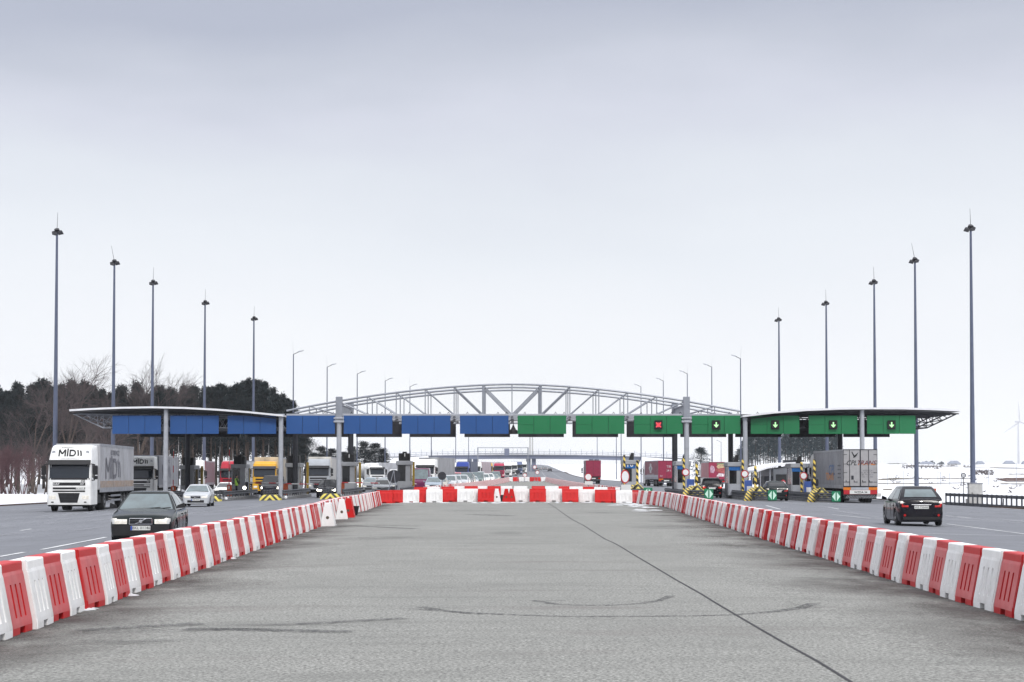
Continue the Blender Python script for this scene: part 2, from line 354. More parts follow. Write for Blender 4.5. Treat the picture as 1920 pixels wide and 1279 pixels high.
for i, (pl, wd) in enumerate([([(790, 1138), (830, 1145), (880, 1149), (960, 1153), (1060, 1156), (1180, 1156), (1290, 1155), (1380, 1153), (1450, 1147), (1500, 1140), (1525, 1131)], .10),
               ([(1000, 1126), (1040, 1133), (1090, 1135), (1150, 1135), (1200, 1132), (1240, 1125), (1258, 1117)], .08),
               ([(1000, 1127), (1060, 1126)], .05), ([(785, 1143), (900, 1152)], .06), ([(620, 990), (660, 986), (700, 988), (780, 992)], .25), ([(700, 985), (790, 987)], .2),
               ([(1455, 1025), (1500, 1030)], .3), ([(560, 1171), (760, 1160)], .14), ([(150, 1183), (380, 1170)], .22), ([(350, 1180), (660, 1186)], .2), ([(880, 965), (960, 968)], .4)]):
    tag(ribbon_mb([gp(*p) for p in pl], wd * 1.7, .009 + .001 * i).build('skid_mark', M['skid']), kind='structure')
def grime_mat(name, col, lo, hi, amt, st, edge):
    m = bpy.data.materials.new(name); m.use_nodes = True; t = m.node_tree; b = t.nodes['Principled BSDF']; b.inputs['Base Color'].default_value = (*col, 1); b.inputs['Roughness'].default_value = .9
    pos = N('ShaderNodeNewGeometry', t).outputs['Position']; mpn = N('ShaderNodeMapping', t); mpn.inputs['Scale'].default_value = st; t.links.new(pos, mpn.inputs[0])
    n = N('ShaderNodeTexNoise', t); n.inputs['Scale'].default_value = 1.0; n.inputs['Detail'].default_value = 8; n.inputs['Roughness'].default_value = .68; t.links.new(mpn.outputs[0], n.inputs[0])
    r = N('ShaderNodeMapRange', t); r.inputs[1].default_value = lo; r.inputs[2].default_value = hi; r.inputs[3].default_value = 0; r.inputs[4].default_value = amt; t.links.new(n.outputs[0], r.inputs[0])
    at_ = N('ShaderNodeAttribute', t); at_.attribute_name = 'fade'; mu = N('ShaderNodeMath', t, operation='MULTIPLY'); t.links.new(r.outputs[0], mu.inputs[0]); t.links.new(at_.outputs['Fac'], mu.inputs[1]); t.links.new(mu.outputs[0], b.inputs['Alpha']); return m
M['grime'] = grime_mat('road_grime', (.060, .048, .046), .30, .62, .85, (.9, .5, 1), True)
M['smudge'] = grime_mat('rubber_smudge', (.05, .05, .052), .45, .70, .8, (.9, 5, 1), True)
def faded_sheet(name, grid, fade, mt):
    mb = MB(); mb.loft(grid, close=False, caps=False); o = mb.build(name, mt); a = o.data.attributes.new('fade', 'FLOAT', 'POINT'); a.data.foreach_set('value', [f for r in fade for f in r]); tag(o, kind='structure')
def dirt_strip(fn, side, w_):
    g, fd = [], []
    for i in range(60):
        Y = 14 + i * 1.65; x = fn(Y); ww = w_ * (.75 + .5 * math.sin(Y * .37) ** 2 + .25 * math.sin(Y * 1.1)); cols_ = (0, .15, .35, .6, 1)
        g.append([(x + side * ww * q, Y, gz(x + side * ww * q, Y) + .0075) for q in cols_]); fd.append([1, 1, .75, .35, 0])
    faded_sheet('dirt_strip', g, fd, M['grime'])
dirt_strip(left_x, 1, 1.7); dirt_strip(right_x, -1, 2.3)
for k_, (px, py, rx, ry) in enumerate([(330, 1182, 1.6, .35), (540, 1172, 1.2, .25), (820, 1142, .5, .22), (1460, 1028, 1.3, 1.2), (1570, 1086, 1.1, .5), (1240, 990, 1.4, 1.8), (1690, 1075, .8, 1.2), (960, 1000, .9, 2.0), (700, 1010, 1.4, 1.6), (1505, 1138, .35, .5), (240, 1205, .8, .3), (880, 958, 2.0, 2.2), (1130, 962, 1.6, 1.8)]):
    c_ = gp(px, py); g, fd = [], []
    for j in range(9):
        g.append([(c_.x + rx * (i - 4) / 4, c_.y + ry * (j - 4) / 4, gz(c_.x + rx * (i - 4) / 4, c_.y) + .012 + .0005 * k_) for i in range(9)]); fd.append([max(0, 1 - math.hypot(i - 4, j - 4) / 4) ** .8 for i in range(9)])
    faded_sheet('rubber_smudge', g, fd, M['smudge'])
M['salt'] = grime_mat('salt_film', (.36, .37, .40), .42, .66, .55, (1.5, .10, 1), True)
_r3 = random.Random(17)
for k_ in range(40):
    side = -1 if k_ % 2 else 1; u0 = side * _r3.uniform(10.5, 33); y0 = _r3.uniform(28, 120); ln = _r3.uniform(25, 70); wd = _r3.uniform(.25, .9); drift = _r3.uniform(-1.5, 1.5); g, fd = [], []
    for i in range(12):
        Y = y0 + ln * i / 11; x = u0 + drift * i / 11; g.append([(x + wd * q, Y, gz(x + wd * q, Y) + .006 + .0002 * k_) for q in (-1, 0, 1)]); fd.append([0, min(1, i / 2, (11 - i) / 2), 0])
    faded_sheet('salt_streak', g, fd, M['salt'])
# small heaps of dirty snow left on the pavement at the right corner and under the cross row
def snow_patch(px, py, rx, ry, h=.05, seed=0):
    c = gp(px, py); rnd = random.Random(seed); mb = MB(); n = 22; rings = []
    for k, q in enumerate((1, .8, .5, .2)):
        rings.append([(c.x + math.cos(6.283 * i / n) * rx * q * rr, c.y + math.sin(6.283 * i / n) * ry * q * rr, gz(c.x, c.y) + .004 + h * (1 - q) ** .7) for i, rr in [(i, .75 + .45 * rnd.random()) for i in range(n)]])
    mb.loft(rings); return mb
sp = MB()
_r2 = random.Random(8)
for i in range(46):
    cx, cy, wx, wy = [(1188, 948, 16, 3), (1175, 945, 14, 1.5), (1215, 954, 10, 3.5), (1005, 942.6, 60, .4), (860, 943, 60, .4)][(i % 5)]
    sp.merge(snow_patch(_r2.gauss(cx, wx), _r2.gauss(cy, wy), _r2.uniform(.08, .55), _r2.uniform(.08, .5), .04, seed=i))
for px, py in [(163, 1144), (165, 1142), (245, 1117), (433, 1048), (626, 985)]: sp.merge(snow_patch(px, py, .16, .12, .04, seed=px))
defm('dirty_snow', (.52, .53, .55), .9, var=.12)
tag(sp.build('snow_patches', M['dirty_snow'], smooth='all'), label='thin patches of leftover snow at the foot of the barriers', kind='stuff')

# ---------------------------------------------------------------- plastic barriers
def barrier_mb(L=1.0, W=.48, H=.8):
    hw = lambda z: interp([(0, W / 2), (.10, W / 2), (.16, W / 2 - .012), (.66, .13), (.70, .115), (.79, .11), (.8, .10)], z)
    xs = [-L / 2, -L / 2 + .03, -.255, -.185, -.12, -.07, -.035, .035, .07, .12, .185, .255, L / 2 - .03, L / 2]
    zs = [0, .085, .13, .19, .56, .66, .70, .785, .8]
    mb = MB()
    def depth(i, j):
        x = (xs[i] + xs[i + 1]) / 2; z = (zs[j] + zs[j + 1]) / 2
        if .19 < z < .56 and (-.255 < x < -.185 or -.035 < x < .035 or .185 < x < .255): return .035
        if z < .085 and -.12 < x < .12 and abs(x) < .125: return .12
        if abs(x) > L / 2 - .03: return .012
        return 0.0
    for sg in (1, -1):
        g = [[depth(i, j) for j in range(len(zs) - 1)] for i in range(len(xs) - 1)]
        P = lambda x, z, dd: (x, sg * (hw(z) - dd), z)
        for i in range(len(xs) - 1):
            for j in range(len(zs) - 1):
                dd = g[i][j]; a, b, c, e = P(xs[i], zs[j], dd), P(xs[i + 1], zs[j], dd), P(xs[i + 1], zs[j + 1], dd), P(xs[i], zs[j + 1], dd)
                mb.add([a, b, c, e], [(0, 1, 2, 3) if sg < 0 else (3, 2, 1, 0)])
                if i + 1 < len(g) and g[i + 1][j] != dd:
                    o = g[i + 1][j]; mb.add([P(xs[i + 1], zs[j], dd), P(xs[i + 1], zs[j], o), P(xs[i + 1], zs[j + 1], o), P(xs[i + 1], zs[j + 1], dd)], [(0, 1, 2, 3)])
                if j + 1 < len(zs) - 1 and g[i][j + 1] != dd:
                    o = g[i][j + 1]; mb.add([P(xs[i], zs[j + 1], dd), P(xs[i + 1], zs[j + 1], dd), P(xs[i + 1], zs[j + 1], o), P(xs[i], zs[j + 1], o)], [(0, 1, 2, 3)])
    mb.add([(-L / 2, -.10, .8), (L / 2, -.10, .8), (L / 2, .10, .8), (-L / 2, .10, .8)], [(0, 1, 2, 3)])
    mb.box(-.12, .12, -.01, .01, 0, .09)
    for e in (-1, 1):
        pr = [(sg * (hw(z) - .012), z) for sg in (1,) for z in zs] + [(-(hw(z) - .012), z) for z in reversed(zs)]
        f = tuple(range(len(pr))); mb.add([(e * (L / 2 - .001), y, z) for y, z in pr], [f if e > 0 else f[::-1]])
    return mb
BM = barrier_mb()
hole = MB().lathe([(.055, -.004), (.055, .004)], 14, axis='X')
hole_mesh = {}
BAR = {k: BM.mesh('plastic_barrier', M[m_]) for k, m_ in (('red', 'barrier_red'), ('white', 'barrier_white'), ('bright red', 'barrier_red_new'))}
for k_, m2_ in (('red', 'barrier_red_faded'), ('white', 'barrier_white_face'), ('bright red', 'barrier_red_new')):
    me = BAR[k_]; me.materials.append(M[m2_])
    for p_ in me.polygons:
        ys = [abs(me.vertices[i].co.y) for i in p_.vertices]; z_ = sum(me.vertices[i].co.z for i in p_.vertices) / len(p_.vertices)
        hw_ = interp([(0, .24), (.10, .24), (.16, .228), (.66, .13), (.70, .115), (.79, .11), (.8, .10)], z_)
        if abs(sum(ys) / len(ys) - hw_) < .006 and .1 < z_ < .69: p_.material_index = 1
BLOCK = MB(); BLOCK.box(-.06, .06, -.012, .012, .012, .07)
hm = MB().lathe([(.055, .4995), (.055, .507)], 14, Matrix.Translation((0, 0, .3)), axis='X').mesh('lug_hole', M['hole'])
UNITS = ['', 'first', 'second', 'third', 'fourth', 'fifth', 'sixth', 'seventh', 'eighth', 'ninth', 'tenth', 'eleventh', 'twelfth', 'thirteenth', 'fourteenth', 'fifteenth', 'sixteenth', 'seventeenth', 'eighteenth', 'nineteenth']
TENS = {2: 'twent', 3: 'thirt', 4: 'fort', 5: 'fift', 6: 'sixt', 7: 'sevent', 8: 'eight', 9: 'ninet'}
def ordinal(n):
    if n < 20: return UNITS[n]
    a, b = divmod(n, 10)
    return TENS[a] + 'ieth' if b == 0 else TENS[a] + 'y-' + UNITS[b]
NB = [0]
def barrier(X, Y, ang, colour, label, group, mesh=None, dz=0, rnd=random.Random(11)):
    o = bpy.data.objects.new('plastic_barrier', BAR[colour]); COL.objects.link(o)
    o.location = (X + rnd.uniform(-.035, .035), Y, gz(X, Y) + .004 + dz); o.rotation_euler = (0, 0, ang + rnd.uniform(-.05, .05))
    tag(o, label, 'barrier', group); NB[0] += 1
    h = bpy.data.objects.new('lug_hole', hm); COL.objects.link(h); h.parent = o
    return o
def walk(poly, step, start=0.0):
    pts = [Vector(p) for p in poly]; out = []; pos = start; acc = 0.0
    for a, b in zip(pts, pts[1:]):
        l = (b - a).length
        while pos <= acc + l:
            q = a.lerp(b, (pos - acc) / l); out.append((q.x, q.y, math.atan2(b.y - a.y, b.x - a.x))); pos += step
        acc += l
    return out
# left line: reds at Y = 21.0 + 1.98 k
n = {'red': 0, 'white': 0}
k = 0; Y = 18.02
while Y < 109:
    colr = 'white' if k % 2 == 0 else 'red'; n[colr] += 1
    barrier(left_x(Y), Y, math.atan2(1, -.0245), colr, f'{colr} plastic barrier in the long left line, {ordinal(n[colr])} {colr} one from the near end', 'plastic barriers of the left line')
    Y += 1.01; k += 1
LEFT_END = Y
n = {'red': 0, 'white': 0}; k = 0
for X, Y, a in walk([(right_x(y), y) for y in (19.68, 52, 85, 104)] + [(8.55, 109.5), (7.9, 115.2)], 1.07):
    colr = 'red' if k % 2 == 0 else 'white'; n[colr] += 1
    barrier(X, Y, a, colr, f'{colr} plastic barrier in the long right line, {ordinal(n[colr])} {colr} one from the near end', 'plastic barriers of the right line')
    k += 1
# front cross row at scale 30.3 and the row just behind it
def row(Y, x0, x1, step, first, name, group, skip=(), col='bright red'):
    k = 0; X = x0; cnt = 0
    while X < x1:
        c = first if k % 2 == 0 else ('white' if first != 'white' else col)
        if not any(a < X < b for a, b in skip):
            cnt += 1
            barrier(X, Y, random.uniform(-.04, .04), c, f'{c} barrier seen side on, {ordinal(cnt)} from the left in the {name}', group)
        k += 1; X += step
Y1 = 115.6
s1 = F / Y1
ROW1 = [(721.5, 'bright red'), (743, 'bright red'), (771, 'white'), (784, 'bright red'), (814, 'white'), (845, 'bright red'), (874, 'white'), (883, 'white'), (911, 'bright red'),
        (977, 'white'), (1008, 'bright red'), (1039, 'white'), (1070, 'bright red'), (1102, 'white'), (1131, 'bright red'), (1146, 'bright red'), (1170, 'white'), (1184, 'red')]
cnt = 0
for i, (px, c) in enumerate(ROW1):
    cnt += 1; yy = Y1 + .5 * (i % 2) - (.35 if px in (771, 874, 1146, 1184) else 0) + (.8 if px in (771,) else 0)
    barrier((px - 960) / s1, yy, random.uniform(-.06, .06), c, f'{c} barrier seen side on, {ordinal(cnt)} from the left in the front cross row', 'barriers of the front cross row')
for px, c, lb in [(932, 'white', 'white barrier turned end on in the gap of the front cross row'), (949, 'bright red', 'bright red end-on barrier, left of two in the gap of the front cross row'),
                  (958.5, 'bright red', 'bright red end-on barrier, right of two in the gap of the front cross row')]:
    barrier((px - 960) / s1, Y1 + .4, R(-90), c, lb, 'barriers turned end on', dz=-.0)
for px, py, c, lb in [(612, 987, 'white', 'white barrier turned end on beside the left line, nearer of the two with a hole'), (638, 974, 'white', 'white barrier turned end on beside the left line, farther of the two with a hole')]:
    p = gp(px, py); barrier(p.x, p.y + .5, R(-86), c, lb, 'barriers turned end on')
p = gp(651, 971); barrier(p.x, p.y + .6, R(-87), 'bright red', 'bright red barrier turned end on beside the black bucket', 'barriers turned end on')
ROW2 = [(789, 'bright red'), (813, 'white'), (839, 'bright red'), (864, 'white'), (884, 'bright red'), (906, 'white'), (926, 'bright red'), (948, 'white'), (977, 'white'), (1009, 'bright red'), (1034, 'white'), (1057, 'bright red'), (1080, 'white'), (1104, 'bright red'), (1127, 'white'), (1146, 'red'), (1166, 'white')]
s2 = 24.8; cnt = 0
for i, (px, c) in enumerate(ROW2):
    cnt += 1; barrier((px - 960) / s2, F / s2 + .3 * (i % 2), random.uniform(-.04, .04), c, f'{c} barrier top showing in the second cross row, {ordinal(cnt)} from the left', 'barriers of the second cross row')
# far island between the carriageways
FARL = walk([(-6.6, 142), (-5.9, 175), (-3.2, 260), (-.6, 345)], 1.1)
FARR = walk([(8.3, 142), (7.6, 200), (7.2, 280), (6.4, 352)], 1.1)
APEX = walk([(-.4, 350), (6.2, 352)], 1.1)
far_stuff = MB(); lows = MB(); 
budget = 292 - NB[0]
near = sorted([(p[1], i % 2, p, 'left') for i, p in enumerate(FARL)] + [(p[1], i % 2, p, 'right') for i, p in enumerate(FARR)], key=lambda q: q[0])
keep, rest = near[:max(0, budget - len(APEX))], near[max(0, budget - len(APEX)):]
for _, odd, (X, Y, a), side in keep:
    c = 'red' if odd else 'white'
    barrier(X, Y, a, c, f'small {c} barrier in the {side} far line running on beyond the cross rows', f'small {c} barriers of the {side} far line')
for i, (X, Y, a) in enumerate(APEX):
    c = 'bright red' if i in (1, 4, 5) else 'white'
    barrier(X, Y, a, c, f'tiny {c} barrier, {ordinal(i + 1)} from the left in the farthest cross row', 'barriers of the farthest cross row')
red_i, white_i = MB(), MB()
SB = MB().loft([[(-.49, -.2, 0), (.49, -.2, 0), (.49, .2, 0), (-.49, .2, 0)], [(-.49, -.12, .66), (.49, -.12, .66), (.49, .12, .66), (-.49, .12, .66)], [(-.49, -.1, .8), (.49, -.1, .8), (.49, .1, .8), (-.49, .1, .8)]])
me = bpy.data.meshes.new('far_barriers'); vs, fs, mi = [], [], []
for _, odd, (X, Y, a), side in rest:
    Mx = Matrix.Translation((X, Y, gz(X, Y))) @ Matrix.Rotation(a, 4, 'Z'); o = len(vs); vs += [tuple(Mx @ Vector(v)) for v in SB.v]; fs += [tuple(i + o for i in f) for f in SB.f]; mi += [odd] * len(SB.f)
me.from_pydata(vs, [], fs); me.materials.append(M['barrier_white']); me.materials.append(M['barrier_red']); me.polygons.foreach_set('material_index', mi)
fo = bpy.data.objects.new('far_barriers', me); COL.objects.link(fo)
tag(fo, 'far end of the two long lines of red and white barriers closing together', 'barriers', kind='stuff')
sheet('pavement_far', M['pavement'], lambda Y: interp([(140, -6.6), (175, -6.0), (260, -4.2), (350, -2.5)], Y), lambda Y: interp([(140, 8.3), (200, 7.2), (280, 5.9), (350, 4.4)], Y), 140, 350, .006)
# black bucket
p = gp(943.5, 940); b = MB(); b.lathe([(.22, 0), (.21, .1), (.17, .36), (.15, .40)], 14)
tag(place(b.build('bucket', M['black'], smooth=True), (p.x, p.y, p.z + .01)), 'black tapered tub standing in the gap of the front cross row', 'bucket')
p = gp(664, 966); b = MB(); b.lathe([(.16, 0), (.225, .36), (.24, .37), (.24, .40), (.21, .40), (.15, .02)], 18)
tag(place(b.build('bucket', M['black'], smooth=True), (p.x, p.y, p.z + .005)), 'black plastic bucket standing at the bend of the left barrier line', 'bucket')
# ---------------------------------------------------------------- toll plaza canopy
SF, SR = 23.0, 21.46; YF, YR = F / SF, F / SR
def fx(px): return (px - 960) / SF
SIGNS = [(257.5, 'b'), (365.5, 'b'), (473, 'b'), (583, 'b'), (690.5, 'b'), (799, 'b'), (908, 'b'), (1016, 'g'), (1125, 'g'), (1234, 'g'), (1342, 'g'), (1452.5, 'g'), (1561, 'g'), (1670, 'g')]
LIGHTS = {9: 'x', 10: 'v', 11: 'v', 12: 'v', 13: 'v'}
ZT, ZB = zat(779.5, SF), zat(813.8, SF)
def sign_board(i, X, Y, colour, front=True, light=None):
    word = 'blue' if colour == 'b' else 'green'
    e = empty('sign_board', (X, Y, ZB), 0 if front else math.pi)
    hwid = 3.98 / 2; hh = ZT - ZB; pw = 2 * hwid / 3
    if front:
        for j in range(3):
            b = MB(); x0 = -hwid + j * pw
            if colour == 'g' and j == 0:
                b.cbox(x0 + .012, x0 + pw - .012, -.05, .0, 0, hh / 2 - .006, .006); b.cbox(x0 + .012, x0 + pw - .012, -.05, .0, hh / 2 + .006, hh, .006)
            else: b.cbox(x0 + .012, x0 + pw - .012, -.05 + .004 * (j == 1), .0, 0, hh, .006)
            b.build('panel', M['sign_blue' if colour == 'b' else 'sign_green'], e)
        fr = MB()
        fr.box(-hwid + .02, hwid - .02, .004, .10, .04, hh - .04)
        for x in (-1.6, -.3, .9, 1.6): fr.tube((x, .2, hh - .1), (x + .22, .3, hh + .30), .02, n=5); fr.tube((x + .44, .2, hh - .1), (x + .22, .3, hh + .30), .02, n=5)
        fr.box(-hwid, hwid, .1, .2, hh - .2, hh - .1)
        fr.build('frame', M['sign_back'], e)
        if light:
            b = MB(); b.cbox(-.33, .33, -.2, -.055, .41, 1.05, .03)
            for z in (.36, 1.05): b.box(-.33, .33, -.26, -.2, z, z + .05)
            h = b.build('lane_signal', M['black_plastic'], e)
            b = MB()
            if light == 'v':
                b.box(-.05, .05, -.212, -.204, .62, .95); A = [(-.2, .76), (0, .50), (.2, .76), (.2, .84), (.0, .60), (-.2, .84)]
                b.poly([(-.21, .74), (-.10, .74), (0, .70), (.10, .74), (.21, .74), (0, .50)], .006, Matrix.Translation((0, -.213, 0)))
                b.build('arrow', M['led_green'], h)
            else:
                for a in (45, -45):
                    Mx = Matrix.Translation((0, -.21 + .002 * (a > 0), .73)) @ Matrix.Rotation(R(a), 4, 'Y'); b.box(-.27, .27, -.003, .003, -.055, .055, Mx)
                for dx, dz in ((0, .15), (0, -.15), (.15, 0), (-.15, 0)): b.box(dx - .035, dx + .035, -.208, -.203, .73 + dz - .035, .73 + dz + .035)
                b.build('cross', M['led_red'], h)
    else:
        b = MB(); b.box(-hwid, hwid, -.04, .0, 0, hh)
        b.build('panel', M['sign_blue' if colour == 'b' else 'sign_green'], e)
        b = MB(); b.box(-hwid, hwid, .002, .42, -.04, hh - .05)
        for k in range(7): x = -hwid + .1 + k * (2 * hwid - .2) / 6; b.box(x - .04, x + .04, .42, .47, -.05, hh - .1)
        b.build('backing', M['sign_back'], e)
    pos = f'{ordinal(i + 1)} from the left of the fourteen' 
    if front:
        lb = f'{word} lane board, {pos}' + (' with a red LED cross' if light == 'x' else ' with a lit green LED arrow' if light else ', blank')
        tag(e, lb, 'sign', f'{word} lane boards along the front of the canopy')
    else:
        tag(e, f'dark back of the {ordinal(i + 1)} lane board from the left in the rear row', 'sign', 'rear lane boards seen from behind')
    return e
for i, (px, c) in enumerate(SIGNS):
    sign_board(i, fx(px), YF - .25, c, True, LIGHTS.get(i))
    sign_board(i, fx(px) + .1, YR + .2, 'g' if c == 'b' else 'b', False)

def column_mb(x, y, ztop, r=.18):
    b = MB(); z0 = gz(x, y)
    b.tube((x, y, z0), (x, y, ztop), r, n=16)
    for z in (z0 + 1.6, z0 + 1.65, z0 + 4.0): b.tube((x, y, z), (x, y, z + .05), r + .02, n=16)
    b.cbox(x - .3, x + .3, y - .3, y + .3, z0, z0 + .28, .03)
    return b
def truss_line(b, x0, x1, y, ztop, zbot, nn, r=.055):
    b.tube((x0, y, ztop), (x1, y, ztop), r); b.tube((x0, y, zbot), (x1, y, zbot), r)
    for k in range(nn):
        a, c = lerp(x0, x1, k / nn), lerp(x0, x1, (k + 1) / nn); m_ = (a + c) / 2
        b.tube((a, y, zbot), (m_, y, ztop), r * .6, n=6); b.tube((m_, y, ztop), (c, y, zbot), r * .6, n=6)
def side_canopy(sgn):
    e = empty('toll_canopy', (0, 0, 0))
    if sgn < 0: prof = [(135, 768.5), (175, 766), (230, 763.8), (290, 762.8), (350, 764), (410, 767.3), (470, 772), (533, 778.5)]
    else: prof = [(1796, 769), (1745, 766.5), (1690, 765), (1630, 764.8), (1570, 765.5), (1510, 768), (1450, 772.5), (1390, 779.5)]
    pts = [(fx(px), zat(py, SF)) for px, py in prof]
    # roof shell: front fascia then sheet to the rear, dropping a little at the back
    yf, yr = YF - 1.0, YR + 1.2
    def ringat(y, dz=0): return [(x, y, z + dz) for x, z in pts]
    rings_top = [ringat(y, 0.02 * math.sin((y - yf) / (yr - yf) * math.pi)) for y in (yf, (yf + yr) / 2, yr)]
    rings_bot = [[(x, y, z - .15) for x, y, z in r] for r in rings_top]
    b = MB(); nP = len(pts); vs = [p for r in rings_top for p in r] + [p for r in rings_bot for p in r]; fs = []
    for i in range(2):
        for j in range(nP - 1):
            fs.append((i * nP + j, i * nP + j + 1, (i + 1) * nP + j + 1, (i + 1) * nP + j))
    o = 3 * nP
    for j in range(nP - 1): fs.append((j, o + j, o + j + 1, j + 1)); fs.append((2 * nP + j, 2 * nP + j + 1, o + 2 * nP + j + 1, o + 2 * nP + j))
    for j in (0, nP - 1):
        for i in range(2): fs.append((i * nP + j, (i + 1) * nP + j, o + (i + 1) * nP + j, o + i * nP + j))
    b.add(vs, fs); b.build('roof', M['roof_white'], e)
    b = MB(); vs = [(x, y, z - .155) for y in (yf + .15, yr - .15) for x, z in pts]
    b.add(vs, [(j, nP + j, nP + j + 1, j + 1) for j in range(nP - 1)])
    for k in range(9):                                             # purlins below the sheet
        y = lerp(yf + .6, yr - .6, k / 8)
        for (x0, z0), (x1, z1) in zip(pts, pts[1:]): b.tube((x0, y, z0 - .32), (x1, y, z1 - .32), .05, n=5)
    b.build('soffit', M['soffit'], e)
    # trusses hidden behind the boards, tapering out at the free end
    b = MB(); xo, xi = pts[0][0], pts[-1][0]; zend = pts[0][1] - .3
    xl = fx(192) if sgn < 0 else fx(1740)
    for y in (YF + .4, (YF + YR) / 2, YR - .6):
        zb_ = ZB + .35; zt_ = pts[0][1] - .36
        x0 = min(xl, xi); x1 = max(xl, xi)
        truss_line(b, x0, x1, y, zt_ - .02, zb_ + .15, 12)
        b.tube((xo, y, zend), (xl, y, zb_ + .15), .055); b.tube((xo, y, zend), (xl, y, zt_), .05)
        m_ = [(lerp(xo, xl, q), lerp(zend, zb_ + .15, q), lerp(zend, zt_, q)) for q in (.3, .55, .8, 1.0)]
        for (xa, la, ha), (xb, lb_, hb) in zip(m_, m_[1:]): b.tube((xa, y, la), (xb, y, hb), .035, n=5); b.tube((xb, y, hb), (xb, y, lb_), .03, n=5)
    for q in (.45, .75, 1.0):
        x = lerp(xo, xl, q); z = lerp(zend, ZB + .5, q); b.tube((x, YF + .4, z), (x, YR - .6, z), .04, n=5)
        b.tube((x, YF + .4, z), (lerp(xo, xl, q - .3), (YF + YR) / 2, lerp(zend, ZB + .5, q - .3)), .03, n=5)
    for k in range(0, 13, 2):
        x = lerp(xl, xi, k / 12); b.tube((x, YF + .4, ZB + .5), (x, YR - .6, ZB + .5), .05, n=5)
    b.build('truss', M['galv' if sgn < 0 else 'dark_steel'], e)
    cols = [313, 528] if sgn < 0 else [1396, 1614.5]
    for px in cols:
        x = fx(px); zt = min(interp(sorted(pts), x) - .2, 9)
        column_mb(x, YF - .45, zt, .19).build('column', M['galv_light'], e, smooth=True)
        column_mb(x, YR - 1.2, zt - .25, .22).build('column', M['dark_steel'], e, smooth=True)
    tag(e, 'low curved canopy over the left lanes with blue boards along it' if sgn < 0 else 'low curved canopy over the right lanes with green boards along it', 'canopy', 'toll plaza canopies')
    return e
side_canopy(-1); side_canopy(1)

def arch_gantry():
    e = empty('arch_gantry', (0, 0, 0)); P = 54.3 / SF
    xend = (fx(537), fx(1388)); zbot = zat(777.5, SF)
    def ztop(x):
        u = x / (7.83 * P); return zat(771, SF) + (zat(720.5, SF) - zat(771, SF)) * max(0, 1 - abs(u) ** 1.75)
    for q, y in enumerate((YF, (YF + YR) / 2, YR)):
        b = MB(); xs = [lerp(xend[0], xend[1], i / 40) for i in range(41)]
        for a, c in zip(xs, xs[1:]): b.tube((a, y, ztop(a)), (c, y, ztop(c)), .085, n=8)
        b.build('top_chord', M['galv'], e, smooth=True)
        b = MB(); b.cbox(xend[0], xend[1], y - .11, y + .11, zbot - .12, zbot + .06, .02)
        b.build('bottom_chord', M['galv_light'], e)
        for k in range(-7, 8):
            x = k * P
            b = MB()
            if abs(k) != 6: b.tube((x, y, zbot), (x, y, ztop(x)), .042 if abs(k) != 1 else .08, n=8)
            if 0 < abs(k) <= 6:
                s = -1 if k > 0 else 1; b.tube((x, y, ztop(x)), ((k + s) * P, y, zbot), .055, n=8)
            if abs(k) == 7: s = -1 if k > 0 else 1; b.tube((x, y, ztop(x)), ((k + s) * P, y, zbot), .045, n=8)
            if b.v: b.build('web_member', M['galv'], e, smooth=True)
        for sg in (-1, 1):
            x = fx(636) if sg < 0 else fx(1287)
            if q == 0:
                b = MB(); b.cbox(x - .27, x + .27, y - .32, y + .05, zbot - .55, zat(744, SF), .03); b.build('tower', M['galv'], e)
                column_mb(x, y - .15, zbot - .62, .20).build('column', M['galv_light'], e, smooth=True)
                b = MB(); b.cbox(x - .42, x + .42, y - .45, y + .25, zbot - .66, zbot - .50, .02); b.cbox(x - .42, x + .42, y - .42, y + .22, zbot - .36, zbot - .24, .02); b.build('bearing', M['galv_light'], e)
            if q == 2:
                b = MB(); b.cbox(x - .25, x + .25, y - .2, y + .2, zbot - .5, ztop(x) + .25, .03); b.build('tower', M['galv'], e)
                column_mb(x, y, zbot - .5, .24).build('column', M['dark_steel'], e, smooth=True)
    for sg in (-1, 1):                                             # louvred screen between the towers
        x = fx(636) if sg < 0 else fx(1287); b = MB()
        for k in range(16):
            y = lerp(YF + .5, YR - .5, k / 15); b.box(x - .03 + sg * 0, x + .03, y - .16, y + .16, zbot + .15, ztop(x) - .25)
        b.tube((x, YF, ztop(x) - .25), (x, YR, ztop(x) - .25), .07); b.tube((x, YF, zbot + .12), (x, YR, zbot + .12), .07)
        b.build('louvre', M['galv'], e)
    b = MB()
    for k in range(-7, 8):
        x = k * P
        if abs(k) % 2 == 0: b.tube((x, YF, ztop(x)), (x, YR, ztop(x)), .035, n=6)
        b.box(x - .1, x + .1, YF + .12, YR - .12, zbot - .34, zbot - .13)
    b.build('cross_beams', M['galv_light'], e)
    b = MB()
    for px in (636, 745, 854, 962, 1070, 1179, 1287):
        x = fx(px) ; 
        for y in (YF + 1.2, YR - 1.2): b.cbox(x - .45, x + .45, y - .1, y + .1, zbot - .52, zbot - .36, .02)
    b.build('hanger', M['galv_light'], e)
    tag(e, 'grey steel arched truss spanning the closed middle lanes of the plaza', 'gantry')
arch_gantry()
# bell shaped lamp hanging in the middle gap
e = empty('hanging_lamp', (fx(962.5), YF + .4, ZB)); MB().tube((0, 0, .7), (0, 0, 1.25), .03).build('rod', M['dark_steel'], e)
b = MB(); b.lathe([(.07, .72), (.1, .6), (.22, .38), (.34, .3), (.36, .16), (.38, .12), (.38, .0)], 14); b.build('lamp_shade', M['black_plastic'], e)
tag(e, 'black bell-shaped lamp hanging in the gap between blue and green boards', 'lamp')

